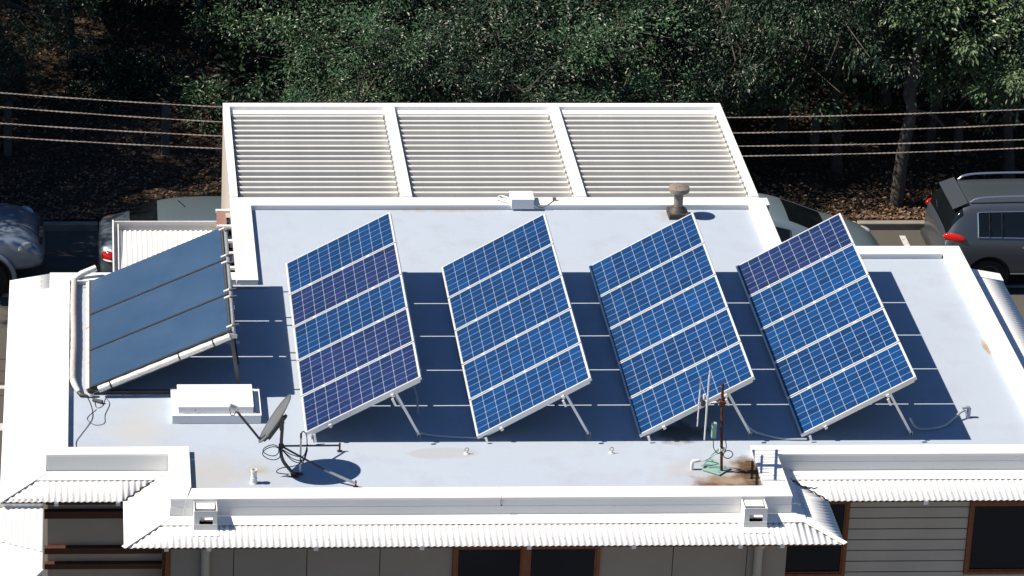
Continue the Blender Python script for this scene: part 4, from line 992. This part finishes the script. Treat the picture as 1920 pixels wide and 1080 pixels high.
    def blob(name, c, rx, ry, rz, mat, rot=(0,0,0), par=None):
        bm = bmesh.new(); bmesh.ops.create_uvsphere(bm, u_segments=20, v_segments=12, radius=1)
        for v in bm.verts: v.co = Vector((v.co.x*rx, v.co.y*ry, v.co.z*rz))
        m_ = bpy.data.meshes.new(name); bm.to_mesh(m_); bm.free(); m_.materials.append(mat)
        m_.polygons.foreach_set('use_smooth', [True]*len(m_.polygons))
        o = bpy.data.objects.new(name, m_); col.objects.link(o); o.parent = par or body; o.location = c; o.rotation_euler = rot
        return o
    for sy in (-1, 1):
        if kind == 'suv':
            blob('tail_light', (0.22, sy*0.79, 1.06), 0.21, 0.055, 0.085, M['redlamp'], (0, R(4), sy*R(22)))
            MB().tube(curve_pts([(0.52, sy*0.50, 1.62), (0.66, sy*0.515, 1.70), (1.0, sy*0.52, 1.735), (1.8, sy*0.52, 1.75), (2.4, sy*0.515, 1.73), (2.6, sy*0.50, 1.64)], 6), 0.020, 8).build('roof_rail', M['chrome'], body, smooth=True)
            MB().bar((1.42, sy*0.92, 0.93), (1.60, sy*0.92, 0.94), 0.025, 0.03).build('door_handle', M['chrome'], body)
            MB().bar((2.35, sy*0.92, 0.93), (2.52, sy*0.92, 0.94), 0.025, 0.03).build('door_handle', M['chrome'], body)
            MB().bar((1.25, sy*0.913, 0.42), (3.0, sy*0.913, 0.42), 0.012, 0.02).build('sill_trim', M['chrome'], body)
        elif kind == 'sedan':
            blob('tail_light', (0.20, sy*0.76, 0.82), 0.15, 0.07, 0.11, M['redlamp'], (0, 0, sy*R(35)))
            blob('reverse_light', (0.20, sy*0.785, 0.775), 0.12, 0.065, 0.022, M['pvc'], (0, 0, sy*R(35)))
        if kind in ('sedan', 'hatch'):
            lx = L - 0.26; blob('headlight', (lx, sy*0.70, 0.66), 0.20, 0.10, 0.075, M['lens'], (0, 0, -sy*R(35)))
            blob('mirror', (L*0.66, sy*0.97, 0.98), 0.06, 0.10, 0.07, paint)
        if kind == 'suv': blob('mirror', (2.95, sy*1.0, 1.08), 0.07, 0.11, 0.09, paint); blob('headlight', (4.15, sy*0.72, 0.78), 0.2, 0.12, 0.10, M['lens'], (0, 0, -sy*R(35)))
        if kind == 'offroad':
            blob('headlight', (4.50, sy*0.77, 0.93), 0.16, 0.075, 0.10, M['lens'], (0, 0, -sy*R(38)))
            arch = [(3.82 + 0.50*math.cos(t), sy*0.945, 0.40 + 0.50*math.sin(t)) for t in [math.pi*i/16 for i in range(17)]]
            MB().tube(arch, 0.045, 8).build('wheel_arch_flare', paint, body, smooth=True)
            blob('fog_light', (4.72, sy*0.66, 0.60), 0.04, 0.07, 0.035, M['lens'])
            blob('mirror', (3.1, sy*1.06, 1.22), 0.07, 0.12, 0.10, paint)
    if kind == 'suv':
        MB().add([(0.20,-0.58,1.535),(0.20,0.58,1.535),(0.46,0.56,1.648),(0.46,-0.56,1.648),(0.20,-0.58,1.515),(0.20,0.58,1.515),(0.46,0.56,1.60),(0.46,-0.56,1.60)], [(0,3,2,1),(4,5,6,7),(0,1,5,4),(0,4,7,3),(1,2,6,5)]).build('spoiler', paint, body, bevel=0.015)
        MB().bar((0.085, -0.26, 0.80), (0.085, 0.26, 0.80), 0.02, 0.12).build('number_plate', M['pvc'], body)
        MB().tube([(0.09, -0.05, 1.16), (0.14, 0.38, 1.27)], 0.010, 6).build('wiper', M['plastic'], body)
        MB().box(-0.01, 0.30, -0.80, 0.80, 0.40, 0.56).build('bumper', M['plastic'], body, bevel=0.06)
    if kind == 'offroad':
        MB().box(4.60, 4.86, -0.66, 0.66, 0.50, 0.70).build('bumper', M['plastic'], body, bevel=0.08)
        MB().box(4.74, 4.80, -0.45, 0.45, 0.80, 1.0).build('grille', M['plastic'], body)
    if kind == 'sedan':
        MB().tube([(1.55, 0.0, 1.43), (1.42, 0.0, 1.56)], 0.008, 6).build('aerial', M['plastic'], body)
    return root
P_grey = mat_paint('graphite_car_paint', (0.085, 0.102, 0.128)); P_silver = mat_paint('silver_car_paint', (0.24, 0.30, 0.39)); P_sedan = mat_paint('pale_silver_car_paint', (0.14, 0.185, 0.215)); P_white = mat_paint('pale_blue_silver_car_paint', (0.20, 0.27, 0.32), 0.35)
car('suv', 8.90, 11.1, P_grey, 'dark grey family car with roof rails, seen from its rear at the right edge')
car('offroad', -6.93 - 4.87, 11.0, P_silver, 'silver four wheel drive with an alloy wheel, nose in view at the left edge')
car('sedan', -6.04, 10.85, P_sedan, 'silver saloon with a red tail light parked left of the pergola')
car('hatch', 7.98 - 4.25, 10.85, P_white, 'pale silver hatchback with a dark windscreen, mostly hidden behind the rear parapet')

# ------------------------------------------------------------------ trees
def leaf_cloud(rnd, blobs, ncl, per, lsize, crad=0.34, droop=0.25, holes=0.0, inner=0.0):
    """clusters of folded leaves over the surface of lumpy crowns"""
    mb = MB()
    V = mb.v; F = mb.f
    tot = sum(b[3]**2 for b in blobs)
    for (bx_, by_, bz_, br) in blobs:
        for c in range(int(ncl * br * br / tot)):
            while True:
                d = Vector((rnd.gauss(0,1), rnd.gauss(0,1), rnd.gauss(0,1)))
                if d.length > 0.1: break
            d.normalize()
            if d.z < -0.5 and rnd.random() < 0.6: continue
            if noise.noise(d * 1.9 + Vector((bx_, by_, bz_))) < -0.10 + holes: continue
            rr = br * (1 + 0.30 * noise.noise(d * 2.0 + Vector((by_, bz_, bx_)))) * (rnd.uniform(0.84, 1.05) if rnd.random() > inner else rnd.uniform(0.2, 0.75))
            cc = Vector((bx_, by_, bz_)) + Vector((d.x * rr, d.y * rr, d.z * rr * 0.85))
            ax = (d + Vector((rnd.uniform(-.5,.5), rnd.uniform(-.5,.5), rnd.uniform(-.3,.5)))).normalized()
            cr = crad * rnd.uniform(0.6, 1.3)
            for l in range(int(per * rnd.uniform(0.6, 1.4))):
                p = cc + Vector((rnd.gauss(0, .42), rnd.gauss(0, .42), rnd.gauss(0, .34))) * cr
                ld = (ax * rnd.uniform(0.2, 1.2) + (p - cc) * (1.6 / cr) + Vector((rnd.uniform(-.6,.6), rnd.uniform(-.6,.6), rnd.uniform(-.5,.4) - droop))).normalized()
                up = Vector((rnd.uniform(-.6,.6), rnd.uniform(-.6,.6), 1)); sd_ = ld.cross(up)
                if sd_.length < 0.1: continue
                sd_.normalize(); nn_ = sd_.cross(ld)
                L = lsize * rnd.uniform(0.65, 1.3); W = L * 0.23
                o = len(V)
                V.append(tuple(p)); V.append(tuple(p + ld * L * 0.5 + sd_ * W + nn_ * W * 0.35)); V.append(tuple(p + ld * L - nn_ * L * 0.08)); V.append(tuple(p + ld * L * 0.5 - sd_ * W + nn_ * W * 0.35))
                F.append((o, o+1, o+2)); F.append((o, o+2, o+3))
    return mb
def trunk_mb(rnd, h, r, blobs, lean=(0,0)):
    mb = MB()
    pts = [Vector((lean[0]*t + 0.10*math.sin(t*5+r*9), lean[1]*t + 0.08*math.sin(t*4), h*t)) for t in [i/8 for i in range(9)]]
    mb.tube(pts, [r*(1.25 if i == 0 else 1.0)*(1-0.45*i/8) for i in range(9)], 10)
    top = pts[-1]
    for (bx_, by_, bz_, br) in blobs:
        e = Vector((bx_, by_, bz_)); st = pts[rnd.choice((5,6,7,8))]
        mid = st.lerp(e, 0.5) + Vector((rnd.uniform(-.3,.3), rnd.uniform(-.3,.3), rnd.uniform(-.1,.4)))
        c = curve_pts([st, mid, e], 5)
        mb.tube(c, [r*0.45*(1-0.75*i/(len(c)-1)) for i in range(len(c))], 7)
        for k in range(8):
            d = Vector((rnd.gauss(0,1), rnd.gauss(0,1), rnd.gauss(0,.7))).normalized()
            s0 = c[rnd.randint(4, len(c)-1)]; e2 = e + d * br * 0.95; m2 = s0.lerp(e2, .5) + Vector((rnd.uniform(-.2,.2), rnd.uniform(-.2,.2), rnd.uniform(-.2,.2)))
            c2 = curve_pts([s0, m2, e2], 3); mb.tube(c2, [r*0.14*(1-0.8*i/(len(c2)-1)) + 0.004 for i in range(len(c2))], 4, caps=False)
    return mb
protos = []
for pi_ in range(5):
    rnd = random.Random(100 + pi_)
    H_ = [2.9, 2.7, 3.1, 2.8, 3.0][pi_]
    bl = []
    for k in range(9):
        t = 2*math.pi*k/9 + rnd.uniform(-.3, .3); q = rnd.uniform(0.9, 2.1)
        bl.append((q*math.cos(t), q*math.sin(t), H_ + rnd.uniform(-1.0, 1.0), rnd.uniform(0.75, 1.25)))
    bl.append((0, 0, H_ + 1.4, 1.4))
    lm = leaf_cloud(rnd, bl, 800, 92, [0.092, 0.086, 0.094, 0.086, 0.084][pi_], crad=0.37, holes=0.25, inner=0.30)
    cm = lm.mesh('crown', [M['leafA'], M['leafA'], M['leafB'], M['leafC'], M['leafC']][pi_])
    tm = trunk_mb(rnd, H_ * 0.9, 0.13, bl).mesh('trunk', M['bark'], True)
    protos.append((cm, tm))
rnd = random.Random(222)
bl = [(1.7*math.cos(t), 1.7*math.sin(t), 2.8 + 0.7*math.sin(3*t), 1.05) for t in [0.3, 1.4, 2.5, 3.7, 4.6, 5.6]] + [(0, 0, 3.9, 1.2)]
protos.append((leaf_cloud(rnd, bl, 210, 60, 0.088, crad=0.30).mesh('crown', M['leafC']), trunk_mb(rnd, 2.7, 0.12, bl).mesh('trunk', M['bark'], True)))
def tree(x, y, pi_, s, rz, label, sink=0.15, tall=1.0):
    z = hill(x, y) if y > 13.1 else G
    r = empty('tree', (x, y, z - sink), label, 'tree', 'trees on the bank behind the building')
    r.rotation_euler = (0, 0, rz); r.scale = (s, s, s * tall)
    inst('trunk', protos[pi_][1], r); c = inst('crown', protos[pi_][0], r)
    return r
TR = [
 (11.2, 14.9, 2, 0.92, 0.4, 'pale green tree at the top right, overhanging the parked grey car', 1.12),
 (13.8, 15.6, 2, 0.95, 2.1, 'pale green tree at the right edge beyond the grey car', 1.12),
 (12.6, 17.6, 2, 1.05, 3.9, 'pale green tree filling the top right corner', 1.1),
 (9.3, 17.2, 0, 0.98, 1.0, 'glossy green tree just above the slender grey trunk', 1.02),
 (7.2, 16.4, 0, 0.95, 1.2, 'glossy leaved tree hanging over the cables right of the pergola', 1.05),
 (5.3, 16.2, 0, 0.86, 3.0, 'bright glossy tree touching the right rear corner of the pergola', 0.98),
 (3.4, 17.0, 3, 0.95, 0.7, 'dark tree behind the right bay of the pergola', 0.92),
 (1.4, 16.6, 3, 0.92, 4.7, 'dark tree behind the middle bay of the pergola', 0.90),
 (-0.4, 16.8, 1, 0.95, 2.2, 'broad green tree behind the left half of the pergola', 0.92),
 (-1.9, 18.0, 1, 0.85, 4.0, 'bright green tree above the left bay of the pergola', 0.95),
 (0.6, 19.4, 3, 1.05, 5.7, 'dark tree up the bank behind the broad green one', 0.95),
 (-1.6, 21.4, 4, 1.05, 1.5, 'dark tree higher on the bank at the top centre left', 0.95),
 (3.2, 20.0, 4, 1.1, 5.2, 'dark evergreen tree further up the bank behind the pergola', 0.95),
 (6.0, 19.6, 3, 1.05, 0.9, 'dark tree up the bank at the top, right of centre', 1.0),
 (8.6, 20.0, 4, 1.1, 0.2, 'dark tree behind the glossy trees at the upper right', 1.0),
 (11.3, 20.4, 3, 1.1, 1.3, 'dark tree high on the bank beyond the pale green trees', 1.0),
 (14.2, 19.4, 3, 1.1, 2.9, 'dark tree at the far right of the bank', 1.0),
 (-8.4, 17.0, 4, 0.85, 1.0, 'dark leafy tree at the top left corner', 1.0),
 (-9.3, 15.4, 4, 0.8, 2.5, 'leafy tree at the left edge above the timber bollard', 1.0),
 (-4.6, 23.4, 3, 1.0, 2.6, 'dim tree deep in the shade at the upper left', 0.85),
 (-6.6, 19.0, 4, 0.85, 0.6, 'dim leafy tree above the shaded litter at the upper left', 1.0),
 (-4.0, 19.6, 3, 0.8, 3.9, 'dim leafy tree beside the bright green tree at the upper left', 1.05),
 (-7.0, 22.6, 3, 1.0, 4.4, 'dim leafy tree left of the shaded clearing', 0.85),
]
TR += [(-1.3, 14.5, 1, 0.80, 0.4, 'leafy tree close behind the left bay of the pergola', 0.95), (1.3, 14.4, 3, 0.85, 1.8, 'dark leafy tree close behind the middle bay of the pergola', 0.95), (3.6, 14.3, 0, 0.85, 3.3, 'leafy tree close behind the right bay of the pergola', 1.0),
 (5.7, 14.9, 3, 0.75, 4.4, 'dark leafy tree standing just right of the pergola', 1.25), (8.0, 15.4, 3, 0.9, 0.4, 'dark tree with a high crown left of the slender grey trunk', 1.45), (10.0, 15.8, 4, 0.85, 2.0, 'dark tree with a high crown behind the grey car', 1.35)]
# tall trees whose crowns stand above the frame: their shade falls on the bank, the verge and the cars
TR += [(x, y, p, s_, r_, 'tall shade tree on the bank beyond the left edge, trunk %s' % w, h_) for x, y, p, s_, r_, w, h_ in [
 (-13.4, 15.3, 5, 1.15, 0.3, 'nearest the kerb', 1.55), (-11.6, 17.4, 5, 1.2, 1.9, 'behind the left bollard', 1.6), (-15.6, 17.2, 5, 1.3, 2.7, 'well outside the view', 1.7),
 (-12.6, 20.8, 4, 1.3, 5.0, 'high on the bank', 1.7), (-17.6, 13.6, 4, 1.3, 3.6, 'furthest left by the road', 1.75)]]
TR += [(-12.6, 13.4, 4, 1.25, 0.9, 'very tall tree by the kerb beyond the left edge, shading the silver cars', 2.1), (-16.0, 13.2, 5, 1.6, 4.4, 'very tall thin-leaved tree by the kerb far beyond the left edge', 1.75), (-19.5, 13.6, 3, 1.5, 2.4, 'very tall tree at the far left end of the kerb', 1.9),]
TR += [(x, y, p, s_, r_, w, h_) for x, y, p, s_, r_, w, h_ in [
 (-5.9, 20.6, 3, 1.05, 3.1, 'tall dark tree in the clearing with its crown above the view', 1.75), (-2.9, 24.6, 4, 1.1, 0.3, 'tall dark tree at the head of the clearing', 1.5),
 (-9.6, 24.0, 3, 1.3, 0.8, 'tall dark tree at the top of the bank on the left', 1.5), (4.4, 23.4, 3, 1.2, 1.1, 'tall dark tree on the top of the bank behind the pergola', 1.2),
 (9.9, 23.6, 4, 1.25, 4.1, 'tall dark tree on top of the bank at the right', 1.2), (0.4, 23.6, 3, 1.2, 2.1, 'tall dark tree on top of the bank at the centre', 1.2)]]
for t in TR:
    tree(t[0], t[1], t[2], t[3], t[4], t[5], tall=t[6])
# the free-standing grey trunk
gt = empty('tree', (8.88, 13.8, G), 'slender tree with a curving pale grey trunk rising behind the grey car', 'tree', 'trees on the bank behind the building')
MB().tube(curve_pts([(0,0,-0.1),(0.02,0,0.7),(0.06,0.02,1.4),(0.14,0.03,2.0),(0.10,0.05,2.4),(0.16,0.1,3.0),(0.2,0.2,3.8)],5), [0.135 - 0.0018*i for i in range(31)], 12).build('trunk', M['bark'], gt, smooth=True)
MB().tube(curve_pts([(0.14,0.03,2.05),(0.0,0,2.35),(0.06,0.0,2.75),(0.14,0.0,3.05)],5), 0.05, 8).build('branch', M['bark'], gt, smooth=True)
MB().tube(curve_pts([(0.14,0.03,2.05),(0.5,-0.1,2.0),(0.75,-0.1,1.75)],5), 0.025, 6).build('branch', M['bark'], gt, smooth=True)
rnd = random.Random(5)
leaf_cloud(rnd, [(0.2,0.2,4.3,0.9),(0.9,0.0,3.9,0.8),(1.35,-0.2,2.9,0.55),(1.7,-0.3,2.4,0.42)], 130, 60, 0.12).build('crown', M['leafB'], gt)

# ------------------------------------------------------------------ bushes on the bank
bmesh_ = []
for q in range(2):
    rnd = random.Random(40 + q)
    bmesh_.append(leaf_cloud(rnd, [(0,0,0.35,0.55),(0.5,0.1,0.3,0.45),(-0.45,0.15,0.25,0.42)], 60, 45, 0.11, crad=0.3).mesh('foliage', [M['leafC'], M['leafA']][q]))
rb = random.Random(77); nb = 0
spots = []
for k in range(26):
    x = rb.uniform(-9.5, 13); y = rb.uniform(17.2, 25)
    spots.append((x, y, rb.uniform(0.7, 1.5)))
spots += [(-6.2, 17.2, .7), (-3.9, 17.0, .75), (-5.7, 18.0, 0.8), (-2.9, 16.8, 0.6), (-2.4, 17.6, .9)]
for (x, y, s) in spots:
    side = 'left of the pergola' if x < -3.5 else ('behind the pergola' if x < 4.5 else 'right of the pergola')
    o = inst('shrub', bmesh_[nb % 2], None, (x, y, hill(x, y) - 0.1), (0, 0, rb.uniform(0, 6.28))); o.scale = (s, s, s)
    tag(o, 'low leafy shrub in the shade under the trees ' + side, 'shrub', 'shrubs under the trees ' + side); nb += 1

# ------------------------------------------------------------------ leaf litter and ground ivy
rnd = random.Random(9); mb = MB()
for k in range(52000):
    x = rnd.uniform(-11, 14); y = 13.15 + 11 * rnd.random() ** 1.9
    if noise.noise(Vector((x*0.7, y*0.7, 0))) + rnd.uniform(-.5, .5) < -0.12: continue
    z = hill(x, y) + rnd.uniform(0.004, 0.03); a = rnd.uniform(0, 6.28); L = rnd.uniform(0.04, 0.085); W = L * 0.33
    tx, ty = rnd.uniform(-.5, .5), rnd.uniform(-.5, .5); c, s = math.cos(a), math.sin(a); o = len(mb.v)
    for (u, v) in ((-L/2, 0), (0, -W), (L/2, 0), (0, W)):
        px, py = c*u - s*v, s*u + c*v; mb.v.append((x + px, y + py, z + px*tx + py*ty + 0.006))
    mb.f.append((o, o+1, o+2, o+3))
tag(mb.build('leaf_litter', M['litter']), 'brown fallen leaves strewn over the bank', 'leaves', kind='stuff')
# sticks
rnd = random.Random(19); mb = MB()
for k in range(160):
    x = rnd.uniform(-9, 12); y = rnd.uniform(15, 25); a = rnd.uniform(0, 3.14); L = rnd.uniform(0.3, 1.1); z = hill(x, y) + 0.03
    p0 = Vector((x, y, z)); p1 = p0 + Vector((math.cos(a)*L, math.sin(a)*L*0.5, rnd.uniform(0.0, 0.5)*L)); mb.tube([p0, p0.lerp(p1, .5) + Vector((0,0,.04)), p1], [0.014, 0.010, 0.004], 4, caps=False)
tag(mb.build('fallen_twigs', M['bark']), 'thin fallen twigs scattered on the bank', 'twigs', kind='stuff')
